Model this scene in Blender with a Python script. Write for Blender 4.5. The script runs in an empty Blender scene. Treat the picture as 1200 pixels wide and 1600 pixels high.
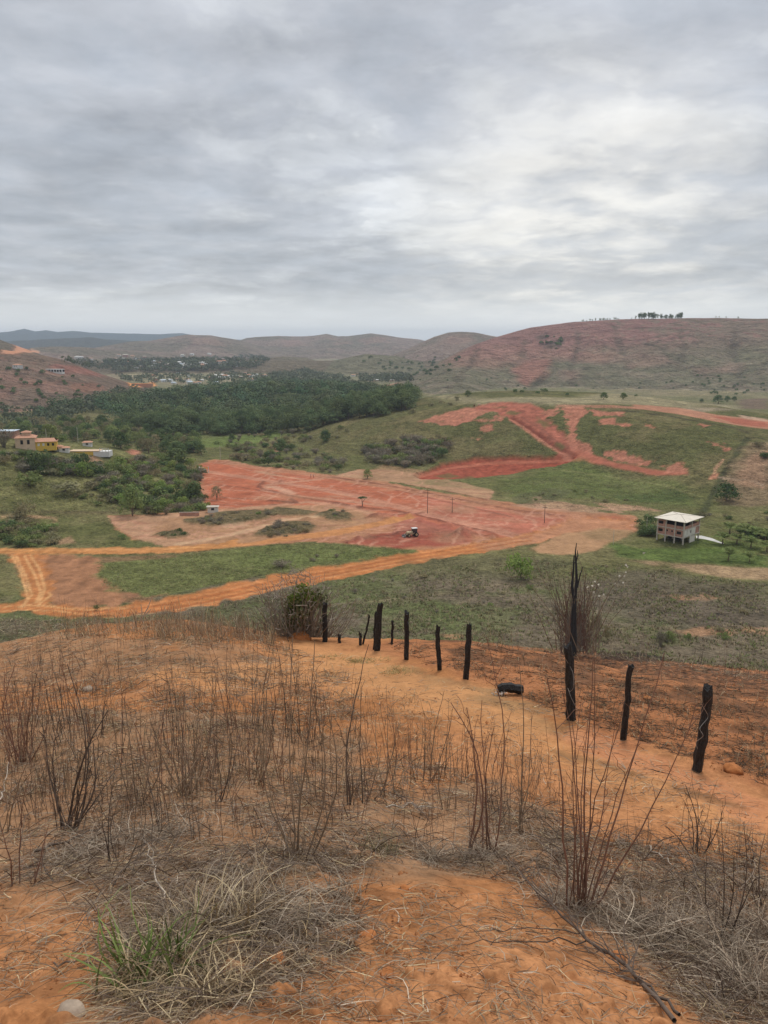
import bpy, math, random
import numpy as np
from mathutils import Vector, Matrix
rng = np.random.default_rng(7)
random.seed(7)
R = math.radians
scene = bpy.context.scene
COLL = scene.collection

# ------------------------------------------------------------------ camera
PITCH = R(12.4)
FPX = 1200.0                       # focal length in pixels of the 1200x1600 photograph
cam_d = bpy.data.cameras.new('camera')
cam_d.sensor_fit = 'VERTICAL'
cam_d.sensor_height = 36.0
cam_d.lens = 36.0 * FPX / 1600.0
cam_d.clip_start = 0.05
cam_d.clip_end = 60000
cam = bpy.data.objects.new('camera', cam_d)
cam.location = (0, 0, 0)           # the eye is the origin; the ground under it is 1.65 m lower
cam.rotation_euler = (R(90) - PITCH, 0, 0)
COLL.objects.link(cam)
scene.camera = cam

# ------------------------------------------------------------------ light
SUN_EL, SUN_AZ = R(62), R(17)      # azimuth east of the view direction (+Y)
SUN_DIR = Vector((math.sin(SUN_AZ) * math.cos(SUN_EL), math.cos(SUN_AZ) * math.cos(SUN_EL), math.sin(SUN_EL)))
sun_d = bpy.data.lights.new('sun', 'SUN')
sun_d.energy = 1.5
sun_d.angle = R(16)
sun_d.color = (1.0, 0.95, 0.88)
sun = bpy.data.objects.new('sun', sun_d)
sun.rotation_euler = (-SUN_DIR).to_track_quat('-Z', 'Y').to_euler()
COLL.objects.link(sun)

scene.view_settings.view_transform = 'Standard'
scene.view_settings.look = 'None'
scene.view_settings.exposure = 0.38
scene.view_settings.gamma = 1.0
scene.view_settings.use_curve_mapping = False
cy = scene.cycles
cy.max_bounces = 5
cy.diffuse_bounces = 3
cy.glossy_bounces = 2
cy.transmission_bounces = 3
cy.volume_bounces = 1
cy.transparent_max_bounces = 6
cy.use_denoising = True

# ------------------------------------------------------------------ node helper
class NT:
    def __init__(s, tree):
        s.t = tree
        tree.nodes.clear()
    def n(s, typ, **kw):
        nd = s.t.nodes.new(typ)
        for k, v in kw.items():
            setattr(nd, k, v)
        return nd
    def link(s, a, b):
        s.t.links.new(a, b)
    def put(s, sock, v):
        if hasattr(v, 'is_output') or hasattr(v, 'links'):
            s.link(v, sock)
        else:
            if sock.type == 'RGBA' and len(v) == 3:
                v = (*v, 1)
            sock.default_value = v
    def math(s, op, a, b=None, c=None, clamp=False):
        nd = s.n('ShaderNodeMath', operation=op, use_clamp=clamp)
        s.put(nd.inputs[0], a)
        if b is not None: s.put(nd.inputs[1], b)
        if c is not None: s.put(nd.inputs[2], c)
        return nd.outputs[0]
    def vmath(s, op, a, b=None, scale=None):
        nd = s.n('ShaderNodeVectorMath', operation=op)
        s.put(nd.inputs[0], a)
        if b is not None: s.put(nd.inputs[1], b)
        if scale is not None: s.put(nd.inputs['Scale'], scale)
        return nd
    def noise(s, vec, scale, detail=4, rough=0.55, dist=0.0):
        nd = s.n('ShaderNodeTexNoise')
        s.put(nd.inputs['Vector'], vec)
        nd.inputs['Scale'].default_value = scale
        nd.inputs['Detail'].default_value = detail
        nd.inputs['Roughness'].default_value = rough
        nd.inputs['Distortion'].default_value = dist
        return nd.outputs['Fac']
    def ramp(s, fac, stops, interp='LINEAR'):
        nd = s.n('ShaderNodeValToRGB')
        s.put(nd.inputs[0], fac)
        cr = nd.color_ramp
        cr.interpolation = interp
        while len(cr.elements) < len(stops):
            cr.elements.new(0.5)
        for e, (p, c) in zip(cr.elements, stops):
            e.position = p
            e.color = (*c, 1) if len(c) == 3 else c
        return nd.outputs['Color']
    def mapr(s, v, a, b, c, d, interp='SMOOTHSTEP'):
        nd = s.n('ShaderNodeMapRange', interpolation_type=interp)
        s.put(nd.inputs[0], v)
        for i, q in enumerate((a, b, c, d)):
            nd.inputs[i + 1].default_value = q
        return nd.outputs[0]
    def mix(s, fac, a, b, blend='MIX'):
        nd = s.n('ShaderNodeMix', data_type='RGBA', blend_type=blend)
        s.put(nd.inputs[0], fac)
        s.put(nd.inputs[6], a)
        s.put(nd.inputs[7], b)
        return nd.outputs[2]

# ------------------------------------------------------------------ sky: overcast, layers of stratocumulus
world = bpy.data.worlds.new('World')
scene.world = world
world.use_nodes = True
w = NT(world.node_tree)
tc = w.n('ShaderNodeTexCoord')
D = tc.outputs['Generated']
sep = w.n('ShaderNodeSeparateXYZ')
w.link(D, sep.inputs[0])
zz = w.math('MAXIMUM', sep.outputs[2], 0.0)
inv = w.math('DIVIDE', 1.0, w.math('ADD', zz, 0.15))
comb = w.n('ShaderNodeCombineXYZ')
w.link(w.math('MULTIPLY', sep.outputs[0], inv), comb.inputs[0])
w.link(w.math('MULTIPLY', sep.outputs[1], inv), comb.inputs[1])
P = comb.outputs[0]
warp = w.n('ShaderNodeTexNoise')
w.link(P, warp.inputs['Vector'])
warp.inputs['Scale'].default_value = 0.7
warp.inputs['Detail'].default_value = 3
wv = w.vmath('SUBTRACT', warp.outputs['Color'], (0.5, 0.5, 0.5)).outputs[0]
wv = w.vmath('SCALE', wv, scale=0.45).outputs[0]
P2 = w.vmath('ADD', P, wv).outputs[0]
big = w.noise(w.vmath('ADD', P2, (3.1, 1.7, 0)).outputs[0], 0.75, 3, 0.5)
PM = w.vmath('ADD', P2, (11.3, 4.2, 2)).outputs[0]
mid = w.noise(PM, 1.9, 8, 0.58, 0.1)
mid2 = w.noise(w.vmath('ADD', PM, (0.05, 0.16, 0.0)).outputs[0], 1.9, 6, 0.58, 0.1)
relief = w.math('SUBTRACT', mid, mid2)
fine = w.noise(w.vmath('ADD', P, (5.0, 9.0, 4)).outputs[0], 4.2, 6, 0.6, 0.4)
lump = w.noise(w.vmath('ADD', P2, (2.0, 7.5, 6)).outputs[0], 2.3, 5, 0.5, 0.15)
bil = w.math('ABSOLUTE', w.math('SUBTRACT', w.math('MULTIPLY', lump, 2.0), 1.0))       # rounded undersides with creases between
bil = w.math('MULTIPLY', w.math('SUBTRACT', 0.16, bil), 0.20)
dens = w.math('ADD', bil, w.math('ADD', w.math('MULTIPLY', big, 0.40), w.math('ADD', w.math('MULTIPLY', mid, 0.38), w.math('MULTIPLY', fine, 0.22))))
cloud = w.ramp(dens, [(0.38, (0.74, 0.75, 0.755)), (0.44, (0.58, 0.595, 0.615)), (0.50, (0.48, 0.494, 0.522)), (0.56, (0.43, 0.45, 0.482)), (0.63, (0.375, 0.398, 0.435))], 'EASE')
cloud = w.vmath('SCALE', cloud, scale=w.math('ADD', 0.86, w.math('MULTIPLY', relief, 1.0))).outputs[0]
# light through the thinner cloud round the hidden sun
GL = Vector((math.sin(R(14)) * math.cos(R(6.2)), math.cos(R(14)) * math.cos(R(6.2)), math.sin(R(6.2)))).normalized()
dg = w.vmath('DOT_PRODUCT', D, tuple(GL)).outputs['Value']
glow = w.math('POWER', w.mapr(dg, 0.968, 1.0, 0, 1, 'LINEAR'), 1.3)
thin = w.mapr(dens, 0.40, 0.60, 1.35, 0.35)
glow = w.math('MULTIPLY', glow, thin)
cloud = w.mix(w.math('MULTIPLY', glow, 0.62, clamp=True), cloud, (0.90, 0.86, 0.78))
# pale strip of thinner cloud along the horizon, brighter zenith as under any overcast
hz = w.mapr(zz, 0.012, 0.080, 0.9, 0.0)
cloud = w.mix(hz, cloud, (0.78, 0.80, 0.79))
zen = w.mapr(zz, 0.34, 0.95, 1.0, 1.7)
cloud = w.vmath('SCALE', cloud, scale=zen).outputs[0]
sky = w.n('ShaderNodeTexSky')
sky.sky_type = 'NISHITA'
sky.sun_disc = False
sky.sun_elevation = SUN_EL
sky.sun_rotation = SUN_AZ
skyc = w.vmath('SCALE', sky.outputs[0], scale=0.1).outputs[0]
final = w.mix(0.10, cloud, skyc)
bg = w.n('ShaderNodeBackground')
w.link(final, bg.inputs[0])
bg.inputs[1].default_value = 1.0
out = w.n('ShaderNodeOutputWorld')
w.link(bg.outputs[0], out.inputs[0])

# ------------------------------------------------------------------ numpy noise
def _hash(ix, iy, seed):
    h = (ix.astype(np.int64) * 374761393 + iy.astype(np.int64) * 668265263 + seed * 974634777) & 0xFFFFFFFF
    h = ((h ^ (h >> 13)) * 1274126177) & 0xFFFFFFFF
    h = ((h ^ (h >> 16)) * 2246822519) & 0xFFFFFFFF
    return h ^ (h >> 15)
def gnoise(x, y, seed=0):
    x = np.asarray(x, float); y = np.asarray(y, float)
    x0 = np.floor(x); y0 = np.floor(y)
    fx = x - x0; fy = y - y0
    u = fx * fx * fx * (fx * (fx * 6 - 15) + 10); v = fy * fy * fy * (fy * (fy * 6 - 15) + 10)
    def g(dx, dy):
        a = (_hash(x0 + dx, y0 + dy, seed) & 1023) * (2 * np.pi / 1024)
        return np.cos(a) * (fx - dx) + np.sin(a) * (fy - dy)
    a = g(0, 0); b = g(1, 0); c = g(0, 1); d = g(1, 1)
    return (a + u * (b - a) + v * ((c + u * (d - c)) - (a + u * (b - a)))) * 1.5
def fbm(x, y, wl, oct=4, seed=0, rough=0.5):
    s = 0; a = 1.0; t = 0
    ca, sa = math.cos(0.6), math.sin(0.6)
    x = np.asarray(x, float) / wl; y = np.asarray(y, float) / wl
    for i in range(oct):
        s = s + a * gnoise(x + 17.3 * i, y - 9.1 * i, seed + i); t += a
        x, y = (ca * x - sa * y) * 2.03, (sa * x + ca * y) * 2.03
        a *= rough
    return s / t
def sstep(a, b, x):
    t = np.clip((x - a) / (b - a), 0, 1)
    return t * t * (3 - 2 * t)
def lerp(a, b, t):
    return a + (b - a) * t
def smax(a, b, k):
    h = np.clip(0.5 + 0.5 * (a - b) / k, 0, 1)
    return b + (a - b) * h + k * h * (1 - h)

# ------------------------------------------------------------------ the lie of the land
cp, sp = math.cos(PITCH), math.sin(PITCH)
def rays(px, py):
    """directions from the eye for points measured on the photograph"""
    xc = (np.asarray(px, float) - 600) / FPX
    yc = (800 - np.asarray(py, float)) / FPX
    return xc, cp + yc * sp, -sp + yc * cp
FLOOR = -70.0
def ridge(pts, d, wf, wb, flat=0.0, conv=0.5):
    px = np.array([p[0] for p in pts], float); py = np.array([p[1] for p in pts], float)
    dd = np.array([p[2] if len(p) > 2 else d for p in pts], float)
    x, y, z = rays(px, py)
    az = np.arctan2(x, y)
    zr = z / np.hypot(x, y) * dd
    o = np.argsort(az)
    return dict(az=az[o], zr=zr[o], d=dd[o], wf=wf, wb=wb, flat=flat, conv=conv)
HILLS = {
 'mountains': ridge([(-900,505),(-500,512),(-250,514),(-100,518),(0,519),(20,517),(38,513.5),(55,517.5),(72,515.5),(90,518.5),(115,516.5),(140,519.5),(200,521),(250,522),(285,520),(300,523),(340,529),(420,533),(700,533),(1000,530),(1300,528),(2000,515)], 9000, 2300, 1600),
 'far_ridge': ridge([(-500,520),(-150,530),(0,534),(30,532),(100,528),(145,527),(165,530),(220,533),(300,540),(420,545)], 5600, 1300, 1000),
 'valley_hill': ridge([(100,552),(130,546),(170,539),(200,534),(235,532),(260,528),(290,523),(330,524.5),(370,531),(400,540),(430,552),(470,565)], 3600, 1100, 900),
 'valley_hill.001': ridge([(330,545),(365,535),(385,528),(400,526.5),(434,524.5),(470,525.5),(490,524),(510,521.5),(528,525),(545,525),(560,523),(580,520.5),(605,523.5),(620,526.5),(655,530),(700,540),(760,556)], 4300, 1600, 1000),
 'valley_hill.002': ridge([(545,582),(580,568),(600,560),(640,544),(680,525),(700,519),(715,518),(740,519),(775,526),(820,540),(900,560),(960,572)], 2700, 950, 600),
 'plain_hill': ridge([(-60,556),(20,548),(60,542),(120,542),(200,547),(300,553),(360,563),(400,574)], 2900, 800, 600),
 'low_hill': ridge([(330,588),(360,576),(390,564),(440,557),(480,559),(505,568),(530,582)], 2150, 500, 400),
 'low_hill.001': ridge([(470,592),(500,575),(535,561),(570,553),(620,556),(660,568),(700,585)], 1950, 420, 400),
 'left_hill': ridge([(-700,490),(-300,512),(-100,520),(-30,528),(0,531),(20,538),(45,547),(70,556),(100,566)], 2000, 420, 400),
 'brown_hill': ridge([(-800,500),(-300,515),(-150,524),(-40,538),(0,545),(50,552),(90,560),(120,570),(160,585),(205,600),(245,612),(280,622)], 1250, 520, 350),
 'big_hill': ridge([(560,616,1250),(610,604,1300),(660,585,1400),(700,560,1500),(740,540,1600),(775,526,1700),(830,511),(900,503),(960,500),(1060,497.5),(1120,497),(1200,499),(1350,506),(1550,520),(1800,560),(2100,640)], 1750, 690, 700, 120, 0.25),
 'wood_hill': ridge([(60,655),(120,645),(220,633),(320,624),(450,616),(560,616),(630,624),(690,640),(740,655)], 900, 240, 300),
 'house_hill': ridge([(-500,590),(-300,630),(-150,663),(-60,679),(0,691),(60,698),(120,704),(170,710),(230,722),(290,737),(340,757)], 425, 140, 110, 30),
 'mound': ridge([(400,706,560),(460,690,560),(520,670,560),(600,653,560),(680,638.5,560),(740,631,560),(800,627.5,555),(870,629,550),(950,633,535),(1000,640,520),(1060,650,505),(1120,661,490),(1168,673,480),(1260,690,470),(1400,700,470),(1800,760,470)], 560, 165, 150, 130, 0.35),
}
def tab(pts):
    d = np.array([p[0] for p in pts], float); z = np.array([p[1] for p in pts], float)
    s = np.concatenate([np.linspace(0, 60, 1201), np.linspace(60.5, 400, 680)])
    zi = np.interp(s, d, z)
    k = np.exp(-0.5 * (np.arange(-60, 61) / 22) ** 2); k /= k.sum()
    a = np.linspace(0, 60, 1201)
    za = np.interp(a, d, z)
    pad = np.concatenate([2 * za[0] - za[60:0:-1], za, 2 * za[-1] - za[-2:-62:-1]])
    zs = np.convolve(pad, k, 'valid')
    zi[:1201] = zs
    b = np.linspace(60, 400, 681)
    zb = np.interp(b, d, z)
    kb = np.exp(-0.5 * (np.arange(-30, 31) / 10) ** 2); kb /= kb.sum()
    padb = np.concatenate([2 * zb[0] - zb[30:0:-1], zb, np.full(30, zb[-1])])
    zb = np.convolve(padb, kb, 'valid')
    zi[1201:] = zb[1:]
    return s, zi
G_C = tab([(0,-1.65),(2,-2.6),(4,-3.55),(7,-4.8),(10,-5.85),(15,-7.1),(20,-8.25),(23,-9.2),(26,-10.6),(30,-13.2),(36,-17.5),(45,-24),(60,-34),(90,-49),(120,-59),(145,-64.3),(180,-68.5),(205,-72),(230,-80),(400,-95)])
G_L = tab([(0,-1.65),(2,-2.6),(4,-3.5),(7,-4.6),(10,-5.5),(15,-6.75),(20,-7.85),(25,-9.05),(30,-10.65),(34,-12.9),(40,-17),(50,-23),(60,-31),(90,-49),(120,-60),(145,-65.5),(180,-69.2),(205,-72.5),(230,-80),(400,-95)])
G_R = tab([(0,-1.65),(2,-2.7),(4,-3.7),(7,-4.9),(10,-5.85),(15,-6.9),(18,-7.6),(21,-8.9),(26,-11.8),(30,-14.5),(36,-18.8),(45,-25),(60,-34),(90,-48),(120,-57.5),(145,-63),(180,-68),(205,-71.5),(230,-80),(400,-95)])
def fg(az, d):
    c = np.interp(d, *G_C); l = np.interp(d, *G_L); r = np.interp(d, *G_R)
    t = sstep(R(-2), R(-17), az); u = sstep(R(8), R(22), az)
    z = c + (l - c) * t + (r - c) * u
    back = sstep(R(70), R(125), np.abs(az))
    zb = -1.65 + 0.12 * np.minimum(d, 60) - 0.06 * np.clip(d - 60, 0, 400) - np.clip(d - 200, 0, 1e9) * 0.02
    return lerp(z, np.maximum(zb, FLOOR), back)
def H(x, y, owner=False):
    x = np.asarray(x, float); y = np.asarray(y, float)
    d = np.hypot(x, y); az = np.arctan2(x, y)
    n1 = fbm(x, y, 90, 3, 5)
    z = FLOOR + n1 * 0.7 * sstep(220, 600, d) + fbm(x, y, 900, 2, 8) * 4 * sstep(900, 2500, d)
    own = np.zeros(d.shape, int)
    er = fbm(x, y, 260, 4, 21)
    lump = fbm(x, y, 620, 3, 23) * sstep(1900, 2600, d)
    gul = np.abs(fbm(x, y, 120, 3, 31)); gul2 = fbm(x, y, 34, 3, 41)
    for i, (nm, h) in enumerate(HILLS.items()):
        dr = np.interp(az, h['az'], h['d']); zr = np.interp(az, h['az'], h['zr'])
        t = d - dr
        f = np.clip(-t / h['wf'], 0, 1)
        b = np.clip((t - h['flat']) / h['wb'], 0, 1)
        pf = lerp(1 - f, 0.5 + 0.5 * np.cos(np.pi * f), 1 - h['conv'])
        pb = 0.5 + 0.5 * np.cos(np.pi * b)
        q = np.where(t < 0, pf, pb)
        hh = np.maximum(zr - FLOOR, -8)
        k = 2.0 + 0.004 * dr
        zi = FLOOR - 2 * k + (hh + 2 * k) * q
        amp = np.clip(hh * q, 0, 60)
        mid = np.clip(4 * q * (1 - q), 0, 1)
        if nm == 'mound':
            zi = zi + gul2 * 1.1 * mid + er * 1.2 * mid
        elif nm == 'house_hill':
            zi = zi + gul2 * 1.0 * q
        elif nm == 'wood_hill':
            pass
        else:
            zi = zi + (er * 0.30 - (0.22 - gul) * (0.18 if nm == 'big_hill' else 0.30) + gul2 * 0.05 + lump * 0.25) * amp * (0.16 + 0.84 * mid)
        zi = np.where(q <= 0, -200, zi)
        own = np.where(zi > z + 1.2, i + 1, own)
        z = smax(zi, z, k)
    zf = fg(az, d)
    near = sstep(0.3, 5, d)
    zf = zf + fbm(x, y, 6.5, 3, 51) * 0.28 * near * sstep(90, 30, d) + fbm(x, y, 1.6, 3, 61) * 0.075 * near * sstep(45, 15, d)
    zf = zf + fbm(x, y, 40, 3, 71) * 1.3 * sstep(60, 110, d) * sstep(260, 150, d)
    use = d < 260
    z = np.where(use, np.where(d < 120, zf, smax(zf, z, 3.0)), z)
    back = sstep(R(70), R(125), np.abs(az))
    z = np.where(back > 0, lerp(z, np.maximum(fg(az, d), FLOOR - 3), back), z)
    if owner:
        own = np.where((zf > z - 2.2) & (d < 205), -1, own)
        return z, own
    return z
def at1(px, py):
    return Vector(at([px], [py])[0])
def wpoly(pts):
    return at([p[0] for p in pts], [p[1] for p in pts])[:, :2]
def pt_at_dist(px, d):
    """ground point at horizontal distance d in the vertical plane through column px (at the horizon)"""
    a = math.atan2((px - 600) / FPX, cp + (800 - 540) / FPX * sp)
    x, y = d * math.sin(a), d * math.cos(a)
    return Vector((x, y, float(H(np.array([x]), np.array([y]))[0])))
# ------------------------------------------------------------------ mesh helpers
def mesh_np(name, V, quads=None, tris=None, col=None, smooth=False):
    me = bpy.data.meshes.new(name)
    V = np.asarray(V, np.float32)
    me.vertices.add(len(V))
    me.vertices.foreach_set('co', V.ravel())
    lv = []; tot = []
    if quads is not None and len(quads):
        lv.append(np.asarray(quads, np.int32).ravel()); tot.append(np.full(len(quads), 4, np.int32))
    if tris is not None and len(tris):
        lv.append(np.asarray(tris, np.int32).ravel()); tot.append(np.full(len(tris), 3, np.int32))
    lv = np.concatenate(lv); tot = np.concatenate(tot)
    st = np.concatenate([[0], np.cumsum(tot)[:-1]]).astype(np.int32)
    me.loops.add(len(lv)); me.loops.foreach_set('vertex_index', lv)
    me.polygons.add(len(tot)); me.polygons.foreach_set('loop_start', st)
    me.polygons.foreach_set('use_smooth', np.full(len(tot), smooth, bool))
    me.update(calc_edges=True)
    if col is not None:
        c = np.asarray(col, np.float32)
        if c.shape[1] == 3:
            c = np.concatenate([c, np.ones((len(c), 1), np.float32)], 1)
        me.color_attributes.new('Col', 'FLOAT_COLOR', 'POINT').data.foreach_set('color', c.ravel())
    return me
def link(name, me, mat=None, parent=None, loc=None, **props):
    o = bpy.data.objects.new(name, me)
    COLL.objects.link(o)
    if mat is not None and me is not None:
        me.materials.clear(); me.materials.append(mat)
    if parent is not None: o.parent = parent
    if loc is not None: o.location = loc
    for k, v in props.items(): o[k] = v
    return o
def thing(name, label, cat, loc=(0, 0, 0), rz=0.0, group=None, me=None, mat=None, scale=None):
    o = bpy.data.objects.new(name, me); COLL.objects.link(o)
    if mat is not None: me.materials.clear(); me.materials.append(mat)
    o.location = loc; o.rotation_euler = (0, 0, rz)
    if scale is not None: o.scale = scale if hasattr(scale, '__len__') else (scale,) * 3
    o['label'] = label; o['category'] = cat
    if group: o['group'] = group
    return o
KIDS = {}
def dup(src, loc, rz=0.0, scale=1.0, label=None, group=None, tilt=(0, 0)):
    kids = KIDS.get(src.name)
    if kids is None:
        kids = KIDS[src.name] = [(c, list(c.children)) for c in src.children]
    c = src.copy(); COLL.objects.link(c)
    c.location = loc; c.rotation_euler = (tilt[0], tilt[1], rz)
    c.scale = scale if hasattr(scale, '__len__') else (scale,) * 3
    if label: c['label'] = label
    if group: c['group'] = group
    for k, gk in kids:
        q = k.copy(); COLL.objects.link(q); q.parent = c
        for g in gk:
            r = g.copy(); COLL.objects.link(r); r.parent = q
    return c

# ------------------------------------------------------------------ materials
def mat_new(name):
    m = bpy.data.materials.new(name); m.use_nodes = True
    t = NT(m.node_tree)
    o = t.n('ShaderNodeOutputMaterial')
    p = t.n('ShaderNodeBsdfPrincipled')
    p.inputs['Specular IOR Level'].default_value = 0.15
    p.inputs['Roughness'].default_value = 0.95
    t.link(p.outputs[0], o.inputs[0])
    return m, t, p, o
def mat_plain(name, col, rough=0.9, var=0.25, scale=3.0, spec=0.2, metal=0.0, bump=0.0, objvar=0.0):
    m, t, p, o = mat_new(name)
    tcn = t.n('ShaderNodeTexCoord')
    n = t.noise(tcn.outputs['Object'], scale, 5, 0.6)
    k = t.mapr(n, 0.25, 0.75, 1 - var, 1 + var, 'LINEAR')
    c = t.vmath('SCALE', tuple(col), scale=k).outputs[0]
    if objvar:
        oi = t.n('ShaderNodeObjectInfo')
        c = t.vmath('SCALE', c, scale=t.mapr(oi.outputs['Random'], 0, 1, 1 - objvar, 1 + objvar, 'LINEAR')).outputs[0]
    t.link(c, p.inputs['Base Color'])
    p.inputs['Roughness'].default_value = rough
    p.inputs['Specular IOR Level'].default_value = spec
    p.inputs['Metallic'].default_value = metal
    if bump:
        b = t.n('ShaderNodeBump'); b.inputs['Strength'].default_value = 0.6; b.inputs['Distance'].default_value = bump
        t.link(n, b.inputs['Height']); t.link(b.outputs[0], p.inputs['Normal'])
    return m
def mat_ground(name, scales, bump, contrast, grassy=0.0):
    """base colour comes from the Col attribute (soil, grass, dirt as laid out on the land); grain and relief are added here"""
    m, t, p, o = mat_new(name)
    a = t.n('ShaderNodeAttribute'); a.attribute_name = 'Col'
    geo = t.n('ShaderNodeNewGeometry')
    pos = geo.outputs['Position']
    k = None; hsum = None
    for (sc, wt) in scales:
        n = t.noise(pos, sc, 4, 0.62)
        kk = t.math('MULTIPLY', t.math('SUBTRACT', n, 0.5), wt)
        k = kk if k is None else t.math('ADD', k, kk)
        hs = t.math('MULTIPLY', n, wt / sc)
        hsum = hs if hsum is None else t.math('ADD', hsum, hs)
    g = t.math('ADD', 0.45, t.math('MULTIPLY', a.outputs['Alpha'], 0.55))
    k = t.math('MAXIMUM', t.math('ADD', 1.0, t.math('MULTIPLY', t.math('MULTIPLY', k, contrast), g)), 0.15)
    c = t.vmath('SCALE', a.outputs['Color'], scale=k).outputs[0]
    t.link(c, p.inputs['Base Color'])
    p.inputs['Roughness'].default_value = 1.0
    p.inputs['Specular IOR Level'].default_value = 0.05
    b = t.n('ShaderNodeBump'); b.inputs['Strength'].default_value = 0.8
    t.link(t.math('MULTIPLY', bump, t.math('ADD', 0.35, a.outputs['Alpha'])), b.inputs['Distance'])
    t.link(hsum, b.inputs['Height']); t.link(b.outputs[0], p.inputs['Normal'])
    return m
def mat_leaf(name, c1, c2, trans=0.25, hue=0.25, scale=0.6):
    m = bpy.data.materials.new(name); m.use_nodes = True
    t = NT(m.node_tree)
    o = t.n('ShaderNodeOutputMaterial')
    tcn = t.n('ShaderNodeTexCoord'); oi = t.n('ShaderNodeObjectInfo')
    n = t.noise(tcn.outputs['Object'], scale, 4, 0.6)
    c = t.mix(t.mapr(n, 0.3, 0.7, 0, 1), c1, c2)
    r = t.mapr(oi.outputs['Random'], 0, 1, 1 - hue, 1 + hue, 'LINEAR')
    c = t.vmath('SCALE', c, scale=r).outputs[0]
    r2 = t.math('FRACT', t.math('MULTIPLY', oi.outputs['Random'], 7.31))
    c = t.mix(t.math('MULTIPLY', r2, 0.35), c, tuple(x * f for x, f in zip(c2, (1.5, 1.15, 1.1))))
    d = t.n('ShaderNodeBsdfDiffuse'); t.link(c, d.inputs[0])
    tr = t.n('ShaderNodeBsdfTranslucent'); t.link(c, tr.inputs[0])
    ms = t.n('ShaderNodeMixShader'); ms.inputs[0].default_value = trans
    t.link(d.outputs[0], ms.inputs[1]); t.link(tr.outputs[0], ms.inputs[2])
    t.link(ms.outputs[0], o.inputs[0])
    return m
def mat_col(name, rough=0.95, objvar=0.0):
    m, t, p, o = mat_new(name)
    a = t.n('ShaderNodeAttribute'); a.attribute_name = 'Col'
    c = a.outputs['Color']
    if objvar:
        oi = t.n('ShaderNodeObjectInfo')
        c = t.vmath('SCALE', c, scale=t.mapr(oi.outputs['Random'], 0, 1, 1 - objvar, 1 + objvar, 'LINEAR')).outputs[0]
    t.link(c, p.inputs['Base Color'])
    p.inputs['Roughness'].default_value = rough
    return m

# ------------------------------------------------------------------ the land as one net of points, cut into its pieces
cols = list(np.arange(-31, 31.001, 0.1))
s = 0.1; e = cols[-1]; right = []
while e < 179:
    s *= 1.28; s = min(s, 9); e += s
    if e < 178: right.append(e)
right.append(180.0)
AZ = np.radians(np.array([-q for q in right[::-1]] + cols + right))
fd = np.concatenate([np.exp(np.linspace(math.log(0.35), math.log(60), 5000)), np.exp(np.linspace(math.log(60), math.log(11500), 16000))[1:]])
cost = np.zeros(len(fd) - 1)
for a in (-26, -22, -17, -11, -5, 1, 7, 13, 19, 25):
    a = R(a)
    el = np.arctan2(H(fd * math.sin(a), fd * math.cos(a)), fd)
    vis = el >= np.maximum.accumulate(el) - R(0.25)
    de = np.abs(np.diff(el)) * (vis[1:] & (el[1:] > R(-48)))
    cost = np.maximum(cost, de / R(0.102))
cost = np.minimum(cost + np.diff(np.log(fd)) / 0.03, np.diff(fd) / 0.012)
cum = np.concatenate([[0], np.cumsum(cost)])
ROWS = np.interp(np.arange(0, int(cum[-1]) + 1), cum, fd)
ROWS = np.append(ROWS, 11500.0)
NR, NC = len(ROWS), len(AZ)
AA, DD = np.meshgrid(AZ, ROWS)
X = (DD * np.sin(AA)).ravel(); Y = (DD * np.cos(AA)).ravel()
Z, OWN = H(X, Y, True)
DD = DD.ravel(); AA = AA.ravel()
print('terrain', NR, NC, NR * NC)
EL = np.maximum.accumulate(np.arctan2(Z, DD).reshape(NR, NC), axis=0)
AZN = (AZ - AZ[0])
def at(px, py, lift=0.0):
    """where the line of sight through a point of the photograph first meets the ground"""
    px = np.atleast_1d(np.asarray(px, float)); py = np.atleast_1d(np.asarray(py, float))
    x, y, z = rays(px, py)
    az = np.arctan2(x, y); el = np.arctan2(z, np.hypot(x, y))
    cf = np.interp(az, AZ, np.arange(NC))
    res = np.zeros((len(px), 3))
    for i in range(len(px)):
        c0 = int(min(cf[i], NC - 2)); f = cf[i] - c0
        p = EL[:, c0] * (1 - f) + EL[:, c0 + 1] * f
        k = int(np.clip(np.searchsorted(p, el[i]), 1, NR - 1))
        q = (el[i] - p[k - 1]) / max(p[k] - p[k - 1], 1e-9)
        d = ROWS[k - 1] + (ROWS[k] - ROWS[k - 1]) * min(max(q, 0), 1)
        res[i, 0] = math.sin(az[i]) * d; res[i, 1] = math.cos(az[i]) * d
    res[:, 2] = H(res[:, 0], res[:, 1]) + lift
    return res
# clods and crumbs of the soil close by
nearm = DD < 22
micro = np.zeros(len(X))
xn, yn = X[nearm], Y[nearm]
clod = np.maximum(fbm(xn, yn, 0.20, 3, 81) - 0.10, 0) * 0.15 * sstep(-.2, .3, fbm(xn, yn, 1.3, 2, 87)) + fbm(xn, yn, 0.5, 4, 83) * 0.06 + fbm(xn, yn, .07, 2, 89) * .010
micro[nearm] = clod * sstep(22, 8, DD[nearm])
midm = (DD >= 8) & (DD < 60)
micro[midm] += np.maximum(fbm(X[midm], Y[midm], 0.9, 3, 85), -0.1) * 0.10 * sstep(8, 14, DD[midm])
Z = Z + micro
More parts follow.
